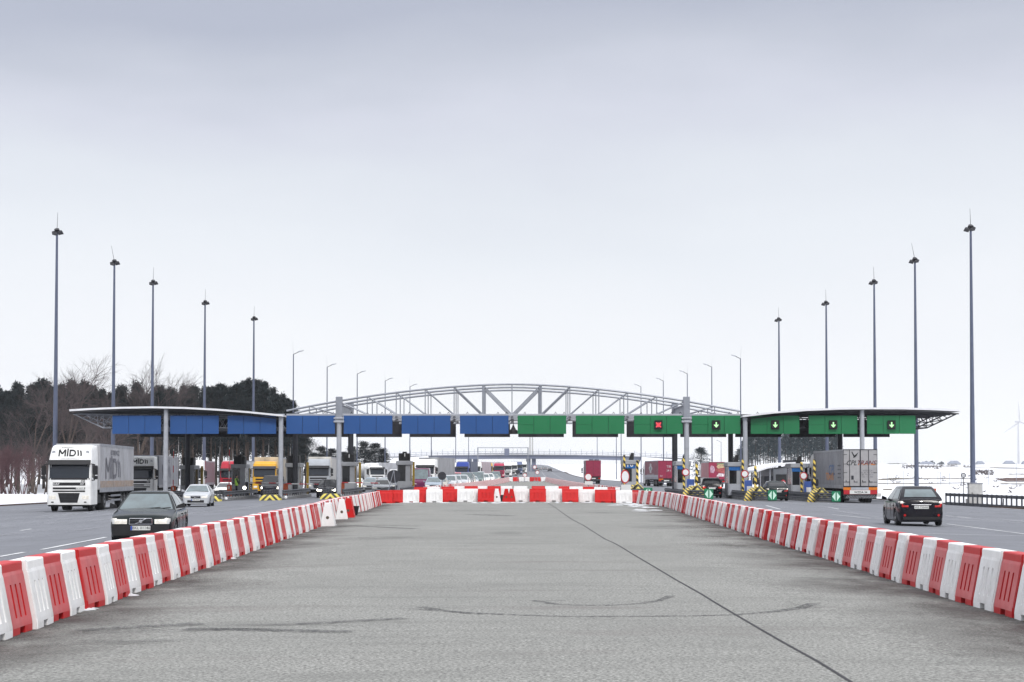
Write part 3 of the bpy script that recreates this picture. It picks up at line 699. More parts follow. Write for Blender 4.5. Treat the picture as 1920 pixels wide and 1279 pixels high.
# ---------------------------------------------------------------- floodlight masts and street lamps
def mast(px, pytop, X, Hp, sgn, i, side):
    s = (HZ - pytop) / Hp; Y = F / s; X = (px - 960) / s; z0 = gz(X, Y); ztop = EYE + Hp
    e = empty('floodlight_mast', (X, Y, z0)); h = ztop - z0
    b = MB(); seg = [(.22, 0), (.215, 1.2), (.185, h * .35), (.178, h * .355), (.13, h * .7), (.09, h)]
    b.lathe(seg, 12); b.build('pole', M['mast_paint'], e, smooth=True)
    b = MB(); b.cbox(-.5, .5, -.5, .5, 0, .35, .04); b.build('base', M['concrete'], e)
    b = MB(); b.tube((0, 0, h), (sgn * .05 if i != 1 else -.3, 0, h + 1.55), .025, .012, n=5); b.build('lightning_rod', M['dark_steel'], e)
    b = MB(); 
    for j, (dx, dz, rr) in enumerate([(-.24 + sgn * .10, -.14, 14), (.20 + sgn * .10, -.08, -12), (sgn * .06, .10, 4)]):
        Mx = Matrix.Translation((dx, -.1, h + dz)) @ Matrix.Rotation(R(rr), 4, 'Y') @ Matrix.Rotation(R(-28), 4, 'X')
        h_ = MB(); h_.loft([[(-.12, -.1, .1), (.12, -.1, .1), (.12, .1, .1), (-.12, .1, .1)], [(-.21, -.2, -.08), (.21, -.2, -.08), (.21, .2, -.08), (-.21, .2, -.08)], [(-.21, -.2, -.14), (.21, -.2, -.14), (.21, .2, -.14), (-.21, .2, -.14)]])
        q = MB(); q.merge(h_, Mx); q.build('floodlight', M['fixture'], e)
    b = MB(); b.box(-.4, .4, -.06, .06, h - .1, h - .02); b.build('crossarm', M['fixture'], e)
    tag(e, f'tall tapering floodlight mast on the {side}, {ordinal(i + 1)} counted from the picture edge', 'lamp mast', 'tall floodlight masts')
HPM = 20.0
for i, (px, py) in enumerate([(103.5, 432), (212, 490), (285, 528), (383, 566), (475, 596)]): mast(px, py, 0, HPM, 1, i, 'left')
for i, (px, py) in enumerate([(1823.5, 425), (1718, 486), (1641, 527), (1550.5, 567), (1461.5, 598)]): mast(px, py, 0, HPM, -1, i, 'right')
def street_lamp(px, pytop, Hp, sgn, label, group='single-arm street lamps', thin=1.0):
    s = (HZ - pytop) / Hp; Y = F / s; X = (px - 960) / s; z0 = gz(X, Y); h = EYE + Hp - z0
    e = empty('street_lamp', (X, Y, z0))
    b = MB(); b.tube((0, 0, 0), (0, 0, h), .12 * thin, .07 * thin, n=10); b.build('pole', M['mast_paint'], e, smooth=True)
    b = MB(); b.tube((0, 0, h - .03), (sgn * .75, 0, h + .32), .045, n=6); b.build('arm', M['dark_steel'], e)
    b = MB(); Mx = Matrix.Translation((sgn * 1.0, 0, h + .42)) @ Matrix.Rotation(R(-14 * sgn), 4, 'Y'); b.loft([[Mx @ Vector(p) for p in r] for r in [[(-.42, -.06, -.03), (-.42, .06, -.03), (-.42, .06, .04), (-.42, -.06, .04)], [(0, -.2, -.07), (0, .2, -.07), (0, .12, .09), (0, -.12, .09)], [(.5, -.12, -.05), (.5, .12, -.05), (.5, .06, .03), (.5, -.06, .03)]]])
    b.build('lamp_head', M['galv'], e)
    b = MB(); b.tube((0, 0, h), (-sgn * .12, 0, h + 1.9), .02, .01, n=4); b.build('lightning_rod', M['galv'], e)
    tag(e, label, 'street lamp', group)
for i, (px, py) in enumerate([(549.5, 664), (613, 688), (669.5, 701), (722, 714), (768.5, 725)]): street_lamp(px, py, 17.3, 1, f'street lamp with one arm over the left lanes, {ordinal(i + 1)} from the left')
for i, (px, py) in enumerate([(1389, 672), (1335, 688), (1289, 700.5), (1244, 714), (1202, 725)]): street_lamp(px, py, 17.3, -1, f'street lamp with one arm over the right lanes, {ordinal(i + 1)} from the right')
for i, (px, py, sg) in enumerate([(808.7, 735, 1), (854.5, 747, 1), (878.6, 757, 1), (1164.6, 735, -1), (1155.6, 747, -1), (1119.7, 757, -1)]):
    street_lamp(px, 788 - (i % 3) * -4, 11.0 + (0, 1.5, 3)[i % 3], sg, f'thin lamp pole rising past the bridge under the arch, {ordinal(i % 3 + 1)} from the {"left" if sg > 0 else "right"}', 'lamp poles seen under the arch')
street_lamp(1352, 829, 9.5, -1, 'pale small street lamp behind the red trucks near the round tree', 'distant street lamp')

# ---------------------------------------------------------------- toll islands, booths, guardrails, posts
def stripe_mat(name, a, b_, freq, ang, obj=True):
    m = bpy.data.materials.new(name); m.use_nodes = True; t = m.node_tree; b = t.nodes['Principled BSDF']; b.inputs['Roughness'].default_value = .5
    tcn = N('ShaderNodeTexCoord', t); sp_ = N('ShaderNodeSeparateXYZ', t); t.links.new(tcn.outputs['Object'], sp_.inputs[0])
    ab = None
    if ang == 'chevron':
        a1 = N('ShaderNodeMath', t, operation='ABSOLUTE'); t.links.new(sp_.outputs['X'], a1.inputs[0]); ab = a1.outputs[0]
    else: ab = sp_.outputs['X']
    m1 = N('ShaderNodeMath', t, operation='ADD'); t.links.new(ab, m1.inputs[0]); t.links.new(sp_.outputs['Z'], m1.inputs[1])
    y1 = N('ShaderNodeMath', t, operation='ADD'); t.links.new(m1.outputs[0], y1.inputs[0]); 
    if ang == 'post': t.links.new(sp_.outputs['Y'], y1.inputs[1])
    else: y1.inputs[1].default_value = 0
    m2 = N('ShaderNodeMath', t, operation='MULTIPLY'); m2.inputs[1].default_value = freq; t.links.new(y1.outputs[0], m2.inputs[0])
    m3 = N('ShaderNodeMath', t, operation='FRACT'); t.links.new(m2.outputs[0], m3.inputs[0])
    m4 = N('ShaderNodeMath', t, operation='GREATER_THAN'); m4.inputs[1].default_value = .5; t.links.new(m3.outputs[0], m4.inputs[0])
    mm = N('ShaderNodeMix', t, data_type='RGBA'); t.links.new(m4.outputs[0], mm.inputs[0]); mm.inputs[6].default_value = (*a, 1); mm.inputs[7].default_value = (*b_, 1)
    t.links.new(mm.outputs[2], b.inputs['Base Color']); return m
M['stripe_post'] = stripe_mat('yellow_black_post', (.015, .015, .015), (.72, .53, .10), 2.1, 'post')
M['stripe_nose'] = stripe_mat('yellow_black_chevron', (.02, .02, .015), (.60, .50, .08), 2.2, 'chevron')
M['stripe_red'] = stripe_mat('red_white_bands', (.7, .7, .7), (.5, .03, .04), .8, 'post')
def guardrail_mb(y0, y1, zs=(.45, .72), x=0.0, step=1.3):
    b = MB()
    for z in zs:
        prof = [(-.03, -.15), (.03, -.10), (-.03, -.04), (-.03, .04), (.03, .10), (-.03, .15)]
        b.loft([[(x + a, y0, z + c) for a, c in prof], [(x + a, y1, z + c) for a, c in prof]], close=False, caps=False)
        b.loft([[(x + a + .012, y0, z + c) for a, c in prof], [(x + a + .012, y1, z + c) for a, c in prof]], close=False, caps=False)
    return b
def island(px, s, label, sgn, i):
    X = (px - 960) / s; Y0 = F / s
    z = gz(X, Y0); e = empty('toll_island', (X, Y0, z))
    if sgn < 0:     # left lanes: low chevron block at the tip towards us, long low rails behind
        b = MB(); b.loft([[(-.80, 0, 0), (.80, 0, 0), (.80, 1.2, 0), (-.80, 1.2, 0)], [(-.72, .06, .25), (.72, .06, .25), (.72, 1.2, .25), (-.72, 1.2, .25)], [(-.60, .14, .42), (.60, .14, .42), (.60, 1.2, .42), (-.60, 1.2, .42)]])
        b.build('chevron_block', M['stripe_nose'], e)
        b = MB(); b.cbox(-.85, .85, 1.22, 22, 0, .26, .03); b.build('kerb_block', M['kerb'], e)
        for sx in (-.8, .8):
            b = guardrail_mb(2.0, 21.5, (.62,), sx); b.build('guardrail', M['rail_steel'], e)
            for k in range(13): b = MB(); b.box(sx - .04 - (.05 if sx > 0 else -.05), sx + .04 - (.05 if sx > 0 else -.05), 2.2 + k * 1.55, 2.3 + k * 1.55, .26, .78); b.build('rail_post', M['rail_steel'], e)
        if i in (1, 2):
            b = MB(); b.lathe([(.0, .0), (.10, .02), (.12, .1), (.1, .2), (0, .24)], 12, Matrix.Translation((1.05, 1.6, .1))); b.build('reflector', M['white'], e)
    else:
        b = MB(); b.cbox(-.85, .85, 3.0, 24, 0, .28, .03); b.build('kerb_block', M['kerb'], e)
        for sx in (-.85, .85):
            b = guardrail_mb(.4, 23.5, (.30, .58), sx); b.build('guardrail', M['rail_steel'], e)
            for k in range(12): b = MB(); b.box(sx - .04 - (.07 if sx > 0 else -.07), sx + .04 - (.07 if sx > 0 else -.07), 3.2 + k * 1.6, 3.3 + k * 1.6, .28, .72); b.build('rail_post', M['rail_steel'], e)
        # rounded rail front with the green diamond board
        b = MB()
        for z in (.18, .34, .50, .66):
            pts = [(-.85 + 0, .9, z)] + [(.85 * math.cos(R(a)) * -1, .9 - .75 * math.sin(R(a)), z) for a in range(0, 181, 20)][1:]
            b.path(pts, .07, n=6)
        b.build('front_rail', M['rail_steel'], e)
        b = MB(); b.cbox(.18, .84, .05, .09, .08, .84, .012); g = b.build('diamond_board', M['green_board'], e)
        b = MB(); Mx = Matrix.Translation((.51, .045, .46))
        b.poly([(-.05, -.33), (-.05, .33), (-.30, 0)], .01, Mx); b.poly([(.05, -.33), (.30, 0), (.05, .33)], .01, Mx); b.build('diamond', M['pale_green'], g)
        # striped arched crash cushion behind
        b = MB(); rings = []
        for a in range(0, 91, 9):
            c, q = math.cos(R(a)), math.sin(R(a)); yy = 1.2 + 2.4 * (1 - c); zz = .02 + 1.02 * q
            wd = lerp(.30, .17, a / 90); xm = -1.15 + 1.0 * (1 - c)
            rings.append([(xm - wd, yy, zz), (xm + wd, yy, zz), (xm + wd, yy + .25, zz), (xm - wd, yy + .25, zz)])
        b.loft(rings); b.build('crash_arch', M['stripe_nose2'], e)
        b = MB(); b.loft([[(-.42, 3.3, .74), (.42, 3.3, .74), (.42, 3.9, .74), (-.42, 3.9, .74)], [(-.12, 3.5, 1.08), (.12, 3.5, 1.08), (.12, 3.9, 1.08), (-.12, 3.9, 1.08)]]); b.box(-.5, .5, 3.4, 3.9, .28, .78); b.build('chevron_block', M['stripe_nose'], e)
    tag(e, label, 'toll island', 'toll islands'); return e
M['stripe_nose2'] = stripe_mat('yellow_black_bands', (.02, .02, .015), (.52, .38, .05), 3.3, 'flat')
defm('green_board', (.015, .17, .085), .45); defm('pale_green', (.55, .78, .66), .4)
for i, px in enumerate([281, 393, 506, 619.5, 730]): island(px, 24.4, f'long low toll island of the left lanes, {ordinal(i + 1)} from the left, with chevron tip', -1, i)
for i, px in enumerate([1202, 1316, 1435, 1554.5]): island(px, 25.3, f'toll island of the right lanes, {ordinal(i + 1)} from the left, with green diamond board', 1, i)
def booth(px, s, number, label, right, i):
    X = (px - 960) / s; Y = F / s; z = gz(X, Y) + .27; e = empty('toll_booth', (X, Y, z)); hh = 2.35
    wd, dp = (.58, 1.3) if not right else (.55, 1.3)
    b = MB(); b.cbox(-wd, wd, -.0, 2 * dp, 0, .95, .02); b.cbox(-wd, wd, 2 * dp - .3, 2 * dp, .95, hh, .02)
    for x in (-wd, wd - .09): b.box(x + .002, x + .088, .002, .09, .95, hh)
    b.box(wd - .42, wd - .10, .004, .08, .95, hh); b.build('wall', M['booth_grey'], e)
    b = MB(); b.box(-wd + .09, wd - .42, .03, .05, .95, hh - .02); b.box(wd - .035, wd - .02, .1, 2 * dp - .3, 1.0, hh); b.box(-wd + .02, -wd + .035, .1, 2 * dp - .3, 1.0, hh)
    b.build('window', M['glass_dark'], e)
    b = MB(); b.cbox(-wd - .08, wd + .08, -.12, 2 * dp + .1, hh, hh + .36, .03); b.build('roof', M['booth_grey'], e)
    if not right:
        b = MB(); b.cbox(-.46, .5, .3, 1.6, hh + .36, hh + 1.02, .04); b.cbox(-.12, .26, .15, .35, hh + .4, hh + 1.16, .03); u = b.build('roof_unit', M['black_plastic'], e)
        if number:
            t_ = text_mb(number, .42, .006, .01); t_.v = [(x + .09, y + .145, z_ + hh + .86) for x, y, z_ in t_.v]; t_.build('numeral', M['white'], u)
    else:
        b = MB(); b.cbox(-.5, .42, -.03, .25, hh - .32, hh + .30, .02); u = b.build('number_sign', M['blue_board'], e)
        if number:
            t_ = text_mb(number, .62, .006, .012); t_.v = [(x - .04, y - .035, z_ + hh + .0) for x, y, z_ in t_.v]; t_.build('numeral', M['white'], u)
        b = MB(); b.loft([[(-.1, .3, hh + .36), (.3, .3, hh + .36), (.3, .7, hh + .36), (-.1, .7, hh + .36)], [(.1, .3, hh + .95), (.34, .3, hh + .95), (.34, .7, hh + .95), (.1, .7, hh + .95)]]); b.build('roof_unit', M['black_plastic'], e)
        b = MB(); b.box(-wd + .1, wd - .12, -.03, -.003, .02, .9); b.build('door_panel', M['galv_light'], e)
    tag(e, label, 'toll booth', 'toll booths'); return e
defm('blue_board', (.02, .12, .36), .4, var=.2, scale=6)
for i, (px, nm) in enumerate([(351, ''), (447, ''), (549.5, '1'), (652.5, '1'), (757, '1')]):
    booth(px, 21.6, nm, ['grey toll booth in front of the white truck, leftmost of the five', 'grey toll booth with the worker in a yellow vest beside it', 'grey toll booth with a figure one on top, beside the dark van', 'grey toll booth with a figure one on top, beside the tall arch column', 'grey toll booth behind the round sign seen from its back'][i], False, i)
for i, (px, nm) in enumerate([(1181.5, '10'), (1281, ''), (1378, ''), (1496, '')]):
    booth(px, 23.0, nm, ['toll booth with a blue number ten sign on the right side', 'toll booth between the crown trailer and the yellow striped posts', 'toll booth left of the parking sign with a blue sign on top', 'toll booth against the white arched building, nearest the silver trailer'][i], True, i)
def post(px, s, mt, h, w_, label, group, cat='post', circle=False):
    X = (px - 960) / s; Y = F / s; z = gz(X, Y) + .2
    e = empty('striped_post' if mt == 'stripe_post' else 'height_post', (X, Y, z)); b = MB(); b.cbox(-w_, w_, -w_, w_, 0, h, .02); b.build('post', M[mt], e)
    if circle:
        b = MB(); b.lathe([(.30, 0), (.30, .03)], 20, Matrix.Translation((.12, -.28, h * .62)), axis='Y'); c = b.build('round_sign', M['red_paint'], e)
        b = MB(); b.lathe([(.225, 0), (.225, .012)], 20, Matrix.Translation((.12, -.295, h * .62)), axis='Y'); b.build('sign_face', M['white'], c)
    tag(e, label, cat, group)
for i, (px, h, c) in enumerate([(1170.5, 2.9, 0), (1195, 2.45, 0), (1282, 2.75, 1), (1306, 2.3, 0), (1392.5, 2.7, 1), (1416, 2.2, 0), (1502.5, 2.6, 1), (1526.5, 2.8, 0)]):
    post(px, 23.6 if i % 2 == 0 else 24.4, 'stripe_post', h + .25, .085 if i % 2 == 0 else .09, f'yellow and black striped post at the right booths, {ordinal(i + 1)} from the left' + (', with round sign' if c else ''), 'striped height posts', circle=c)
for i, (px, py) in enumerate([(379, 874), (467, 873), (577, 867), (675, 867), (775.5, 866)]):
    s = 21.2; post(px, s, 'ochre', zat(py, s) - gz((px - 960) / s, F / s) - .2, .10, f'plain ochre height post beside a left booth, {ordinal(i + 1)} from the left', 'ochre height posts')
# ticket machines and blue notices on the right islands
for i, px in enumerate([1292, 1400.5, 1512]):
    s = 24.2; X = (px - 960) / s; Y = F / s; e = empty('notice_cabinet', (X, Y, gz(X, Y) + .28)); b = MB(); b.cbox(-.16, .40, 0, .3, 0, 1.25, .02); b.build('cabinet', M['blue_cab'] if 'blue_cab' in M else defm('blue_cab', (.06, .12, .38), .45), e)
    b = MB(); b.box(-.02, .36, -.012, -.002, .18, .80); b.build('notice', M['white'], e); b = MB(); b.cbox(.42, .86, -.3, .1, .92, 1.45, .03); b.build('ticket_unit', M['dark_steel'], e)
    tag(e, ['blue cabinet with white notice beside the crown trailer booth', 'blue cabinet with white notice left of the parking sign', 'blue cabinet with white notice beside the silver trailer'][i], 'cabinet', 'blue cabinets on the islands')
# orange barrier machines with their arms
def boom(px, s, up, label, i):
    X = (px - 960) / s; Y = F / s; e = empty('boom_barrier', (X, Y, gz(X, Y) + .26)); b = MB(); b.cbox(-.19, .19, -.15, .2, 0, .95, .03); b.build('housing', M['orange_box'], e)
    if up:
        b = MB(); b.tube((0, -.2, .6), (.02, -.2, 4.1), .045, .03, n=6); b.build('arm', M['stripe_red'], e)
    else:
        b = MB(); b.tube((0, -.2, .95), (3.2, -.2, .9), .05, .035, n=6); b.build('arm', M['stripe_red'], e)
    tag(e, label, 'barrier gate', 'boom barriers')
boom(326, 21.8, True, 'raised boom barrier with orange housing at the leftmost booth', 0)
boom(430.5, 22.2, True, 'raised red and white boom barrier right of the small white car', 1)
boom(536, 22.2, False, 'orange boom barrier housing right of the dark van', 2)
boom(642, 22.0, False, 'orange boom barrier housing right of the tall arch column', 3)
b = None
# lowered arm in front of the dark van
for (px, s) in [(463, 21.6)]:
    X = (px - 960) / s; Y = F / s; e = empty('boom_barrier', (X, Y, gz(X, Y) + 1.35)); b = MB(); b.tube((0, 0, 0), (2.9, 0, -.03), .045, .035, n=6); b.build('arm', M['stripe_red'], e); b = MB(); b.cbox(-.12, .12, -.1, .14, -1.35, .08, .02); b.build('housing', M['dark_steel'], e); tag(e, 'lowered red and white boom across the front of the dark van', 'barrier gate')
# bright work lamp beside the booth
s = 22.0; X = (463.5 - 960) / s; Y = F / s; e = empty('work_lamp', (X, Y - 1.5, gz(X, Y) + .26)); b = MB(); b.tube((0, 0, 0), (0, 0, .55), .03); b.build('stand', M['galv'], e)
b = MB(); b.lathe([(.0, -.09), (.12, -.04), (.14, .02), (.1, .09)], 14, Matrix.Translation((0, 0, .68)), axis='Y'); b.build('bulb', M['beam'], e); tag(e, 'glaring white lamp on a short stand beside the worker', 'lamp')

# ---------------------------------------------------------------- round signs on frames
def round_sign(px, s, zc, r, label, back=False, ring=True, yaw=0.0, frame='A', plate=False, tilt=0):
    X = (px - 960) / s; Y = F / s; z0 = gz(X, Y); e = empty('round_sign', (X, Y, z0 + .005), R(yaw)); zc = zc - z0
    b = MB(); b.lathe([(r, 0), (r, .03)], 28, Matrix.Translation((0, 0, zc)) @ Matrix.Rotation(R(tilt), 4, 'X'), axis='Y'); d_ = b.build('disc', M['dark_steel' if back else 'red_paint'], e)
    if not back:
        b = MB(); b.lathe([(r * .80, -.008), (r * .80, -.002)], 28, Matrix.Translation((0, 0, zc)) @ Matrix.Rotation(R(tilt), 4, 'X'), axis='Y'); b.build('face', M['white'], d_)
    b = MB()
    if frame == 'A':
        yq = -.06 if back else .06
        b.tube((0, yq, zc + r * .9), (-r * 1.25, yq, .05), .025, n=6); b.tube((0, yq, zc + r * .9), (r * .55, yq, .05), .025, n=6); b.tube((0, yq, zc + r * .9), (r * 1.0, yq + .9, .05), .025, n=6)
        b.tube((-r * 1.25, yq, .04), (-r * 2.0, yq - .5, .02), .02, n=6); b.tube((-r * 1.25, yq, .04), (r * .7, yq - .7, .02), .02, n=6)
    else:
        b.tube((0, .06, zc + r * .5), (0, .06, 0), .035, n=8); b.cbox(-.25, .25, -.15, .3, 0, .12, .02)
    b.build('stand', M['galv'], e)
    if plate:
        b = MB(); b.cbox(-r * 1.0, r * 1.2, -.04, -.01, zc - r * 2.1, zc - r * 1.15, .006); pl = b.build('plate', M['plate'], e)
    tag(e, label, 'road sign', 'round signs on temporary stands')
    return e
round_sign(738.5, 29.5, zat(893.5, 29.5), .42, 'dark back of a round sign on a splayed steel frame before a booth', back=True)
round_sign(829, 24.2, zat(892.5, 24.2), .32, 'small dark back of a round sign behind the cross rows', back=True, frame='P')
round_sign(1103, 24.4, zat(894.5, 24.4), .285, 'upright round red-ringed white sign in front of the far red truck', plate=True, frame='P')
e_ = round_sign(1172, 29.5, zat(894, 29.5), .44, 'large red-ringed white sign, turned and leaning, at the right end of the cross row', plate=True, yaw=48, tilt=0)
round_sign(1002.5, 10.0, zat(876, 10), .36, 'tiny round pale sign at the far tip of the island, higher of two', frame='P', plate=False)
round_sign(1007.5, 10.2, zat(886, 10.2), .36, 'tiny round pale sign at the far tip of the island, lower of two', frame='P')
for i, (px, py) in enumerate([(984, 891), (970, 885)]): round_sign(px, 10.4, zat(py, 10.4), .38, ['tiny red round sign near the far tip of the island', 'tiny dark round sign back near the far tip of the island'][i], back=(i == 1), frame='P', ring=False)
# letters on the plate of the two signs stay unreadable in the photo; small parking board
def board(name, px, s, z0, z1, w_, mt, label, cat, legs=2, text=None, tsize=.5, tm='white', group=None):
    X = (px - 960) / s; Y = F / s; g = gz(X, Y); e = empty(name, (X, Y, g)); b = MB(); b.cbox(-w_ / 2, w_ / 2, -.03, .03, z0 - g, z1 - g, .01); p_ = b.build('board', M[mt], e)
    b = MB()
    for x in ([-.12, .12] if legs == 2 else [0]): b.tube((x, .06, 0), (x, .06, z1 - g - .05), .035, n=6)
    b.build('posts', M['galv'], e)
    if text:
        t_ = text_mb(text, tsize, .006, .02); t_.v = [(x + .1, y - .034, z_ + (z0 + z1) / 2 - g + .06) for x, y, z_ in t_.v]; t_.build('letter', M[tm], p_)
        b = MB(); b.box(.02, .26, -.04, -.034, z0 - g + .06, z0 - g + .20); b.box(-.26, -.23, -.04, -.034, z0 - g + .2, z1 - g - .1); b.build('symbol', M[tm], p_)
    tag(e, label, cat, group); return e
board('parking_sign', 1443.5, 14.6, zat(895, 14.6), zat(885, 14.6), .80, 'blue_board', 'blue parking sign with a white letter P on two posts', 'road sign', text='P', tsize=.62)
# chevron road closure board above the dark hatchback
s = 17.0; X = (1468 - 960) / s; Y = F / s; g = gz(X, Y); e = empty('chevron_sign', (X, Y, g)); b = MB(); z1 = zat(899, s) - g; z0 = zat(914, s) - g
b.poly([(-.26, z0), (.26, z0), (.26, z1 - .2), (0, z1), (-.26, z1 - .2)], .04, Matrix.Identity(4)); p_ = b.build('board', M['red_paint'], e)
b = MB()
for zz in (0, .32): b.poly([(-.26, z0 + .08 + zz), (0, z0 + .28 + zz), (.26, z0 + .08 + zz), (.26, z0 + .2 + zz), (0, z0 + .4 + zz), (-.26, z0 + .2 + zz)], .008, Matrix.Translation((0, -.01, 0)))
b.build('chevron', M['white'], p_); MB().tube((0, .06, 0), (0, .06, z0), .03).build('post', M['galv'], e); tag(e, 'red board with white upward chevrons showing above the dark hatchback', 'road sign')
# right verge: guardrail, cabinet, round sign, small signs
def verge_rail():
    e = empty('guardrail', (0, 0, 0)); A = gp(1773, 946); A.y = 139; A.x = (1773 - 960) / (F / 139)
    pts = [Vector(((1773 - 960) / s_, F / s_, 0)) for s_ in (24.6,)] ; pts = [Vector(((1773 - 960) * Y / F, Y, 0)) for Y in (140,)] + [Vector(((1850 - 960) * Y / F, Y, 0)) for Y in (131,)] + [Vector(((1935 - 960) * Y / F, Y, 0)) for Y in (122,)] + [Vector((34.8, 100, 0)), Vector((35, 60, 0))]
    b = MB()
    for a, c in zip(pts, pts[1:]):
        za, zc = gz(a.x, a.y), gz(c.x, c.y); b.loft([[(a.x, a.y, za + z) for z in (.66, .72, .80, .88)], [(c.x, c.y, zc + z) for z in (.66, .72, .80, .88)]], close=False, caps=False)
        b.loft([[(a.x, a.y - .06, za + .66), (a.x, a.y + .06, za + .66), (a.x, a.y + .06, za + .88), (a.x, a.y - .06, za + .88)], [(c.x, c.y - .06, zc + .66), (c.x, c.y + .06, zc + .66), (c.x, c.y + .06, zc + .88), (c.x, c.y - .06, zc + .88)]])
        b.loft([[(a.x, a.y - .12, za + .0), (a.x, a.y + .12, za + .0), (a.x, a.y + .12, za + .22), (a.x, a.y - .12, za + .22)], [(c.x, c.y - .12, zc + .0), (c.x, c.y + .12, zc + .0), (c.x, c.y + .12, zc + .22), (c.x, c.y - .12, zc + .22)]])
    b.build('rail', M['rail_steel'], e)
    for a, c in zip(pts[:3], pts[1:3]):
        nn = 9
        for k in range(nn):
            p_ = a.lerp(c, k / nn); q = MB(); q.box(p_.x - .045, p_.x + .045, p_.y - .05, p_.y + .09, gz(p_.x, p_.y), gz(p_.x, p_.y) + .9); q.build('post', M['rail_steel'], e)
    tag(e, 'dark steel guardrail along the snowy right verge', 'guardrail')
verge_rail()
s = 25.6; X = (1829 - 960) / s; Y = F / s; e = empty('cabinet', (X, Y, gz(X, Y))); b = MB(); b.cbox(-.5, .5, 0, .5, 0, zat(907, s) - gz(X, Y), .02); b.build('housing', defm('cab_grey', (.40, .40, .39), .55), e); b = MB(); b.cbox(-.54, .54, -.04, .54, zat(907, s) - gz(X, Y), zat(905.5, s) - gz(X, Y), .01); b.build('lid', M['galv'], e); MB().box(-.30, -.26, -.02, .0, .7, 1.0).build('handle', M['black'], e)
tag(e, 'pale grey switch cabinet at the foot of the rightmost mast', 'cabinet')
s = 22.5; X = (1806 - 960) / s; Y = F / s; e = empty('round_road_sign', (X, Y, gz(X, Y))); zc = zat(891.5, s) - gz(X, Y); b = MB(); b.lathe([(.21, 0), (.21, .03)], 20, Matrix.Translation((0, 0, zc)), axis='Y'); d_ = b.build('disc', M['dark_steel'], e); b = MB(); b.lathe([(.15, -.01), (.15, -.003)], 20, Matrix.Translation((0, 0, zc)), axis='Y'); b.build('face', M['booth_frame'], d_)
MB().tube((0, .05, 0), (0, .05, zc), .03).build('post', M['dark_steel'], e); tag(e, 'small grey round road sign on a thin post in the snow', 'road sign')
s = 21; X = (1751 - 960) / s; Y = F / s; e = empty('orange_board', (X, Y, gz(X, Y))); b = MB(); b.cbox(-.17, .17, 0, .04, zat(926, s) - gz(X, Y), zat(916, s) - gz(X, Y), .01); b.build('board', M['orange_box'], e); MB().tube((0, .03, 0), (0, .03, .8), .03).build('post', M['dark_steel'], e); tag(e, 'small orange board behind the roof of the black hatchback', 'sign')
# small delineators in the snow and a fence of thin posts
for i, (px, py, hh) in enumerate([(1879, 930, .5), (1664, 878, 1.9), (1694, 890, 2.4), (1714, 887, 2.2), (1758, 890, 2.4), (1763, 880, 2.2), (1780, 872, 2), (1802, 882, 2.2), (1853, 880, 2.4), (1905, 872, 3.6)]):
    s = 25 if i == 0 else 11.5; X = (px - 960) / s; Y = F / s; g = gz(X, Y) + (0 if i == 0 else .35)
    b = MB(); b.tube((0, 0, -.6), (.06 if i == 0 else 0, 0, hh), .05 if i == 0 else .035, n=5)
    tag(place(b.build('fence_post', M['dark_steel'] if i == 0 else M['galv']), (X, Y, g)), 'short leaning dark marker post in the snow beyond the guardrail' if i == 0 else 'thin pale fence post standing on the snowy field at the right', 'post', 'snow field posts')
# ---------------------------------------------------------------- cars
PAINT = {}
def paint(name, col, rough=.14, dirty=.06):
    if name not in PAINT:
        PAINT[name] = mat('paint_' + name, col, rough, .0, var=.04, coat=.0, spec=.22, dirt=((.10, .095, .09), dirty, 1.6, (1, 1, 1.4)))
    return PAINT[name]
CAR = {
 'sedan': dict(L=4.48, W=1.72, H=1.40, top=[(0, .69), (.01, .745), (.04, .79), (.15, .87), (.26, .93), (.5, .93), (.8, .96), (.965, .94), (.99, .86), (1, .70)],
               cab=(.235, .40, .70, .875), wf=.185, wr=.80, cw=(.73, .60)),
 'hatch': dict(L=4.22, W=1.76, H=1.51, top=[(0, .68), (.012, .75), (.05, .78), (.14, .90), (.24, .98), (.5, 1.0), (.85, 1.04), (.955, 1.03), (.985, .98), (1, .80)],
               cab=(.20, .40, .81, .97), wf=.19, wr=.815, cw=(.76, .60)),
 'suv': dict(L=4.3, W=1.76, H=1.66, top=[(0, .66), (.015, .80), (.05, .88), (.14, .98), (.22, 1.04), (.5, 1.06), (.9, 1.1), (.965, 1.1), (.99, 1.04), (1, .85)],
             cab=(.20, .36, .90, .98), wf=.19, wr=.80, cw=(.85, .66)),
 'van': dict(L=4.9, W=1.92, H=1.95, top=[(0, .70), (.01, .86), (.03, .95), (.10, 1.08), (.16, 1.15), (.5, 1.2), (.95, 1.2), (.985, 1.2), (.995, 1.15), (1, 1.0)],
             cab=(.12, .27, .955, .99), wf=.17, wr=.80, cw=(.93, .80)),
 'boxvan': dict(L=5.6, W=2.0, H=2.5, top=[(0, .70), (.01, .92), (.03, 1.02), (.09, 1.18), (.14, 1.26), (.5, 1.3), (.95, 1.3), (.985, 1.3), (.995, 1.25), (1, 1.1)],
             cab=(.10, .24, .965, .99), wf=.16, wr=.80, cw=(.95, .84)),
}
WPROF = [(0, .83), (.012, .90), (.04, .945), (.10, .98), (.2, 1.0), (.82, 1.0), (.92, .975), (.97, .93), (.992, .88), (1, .83)]
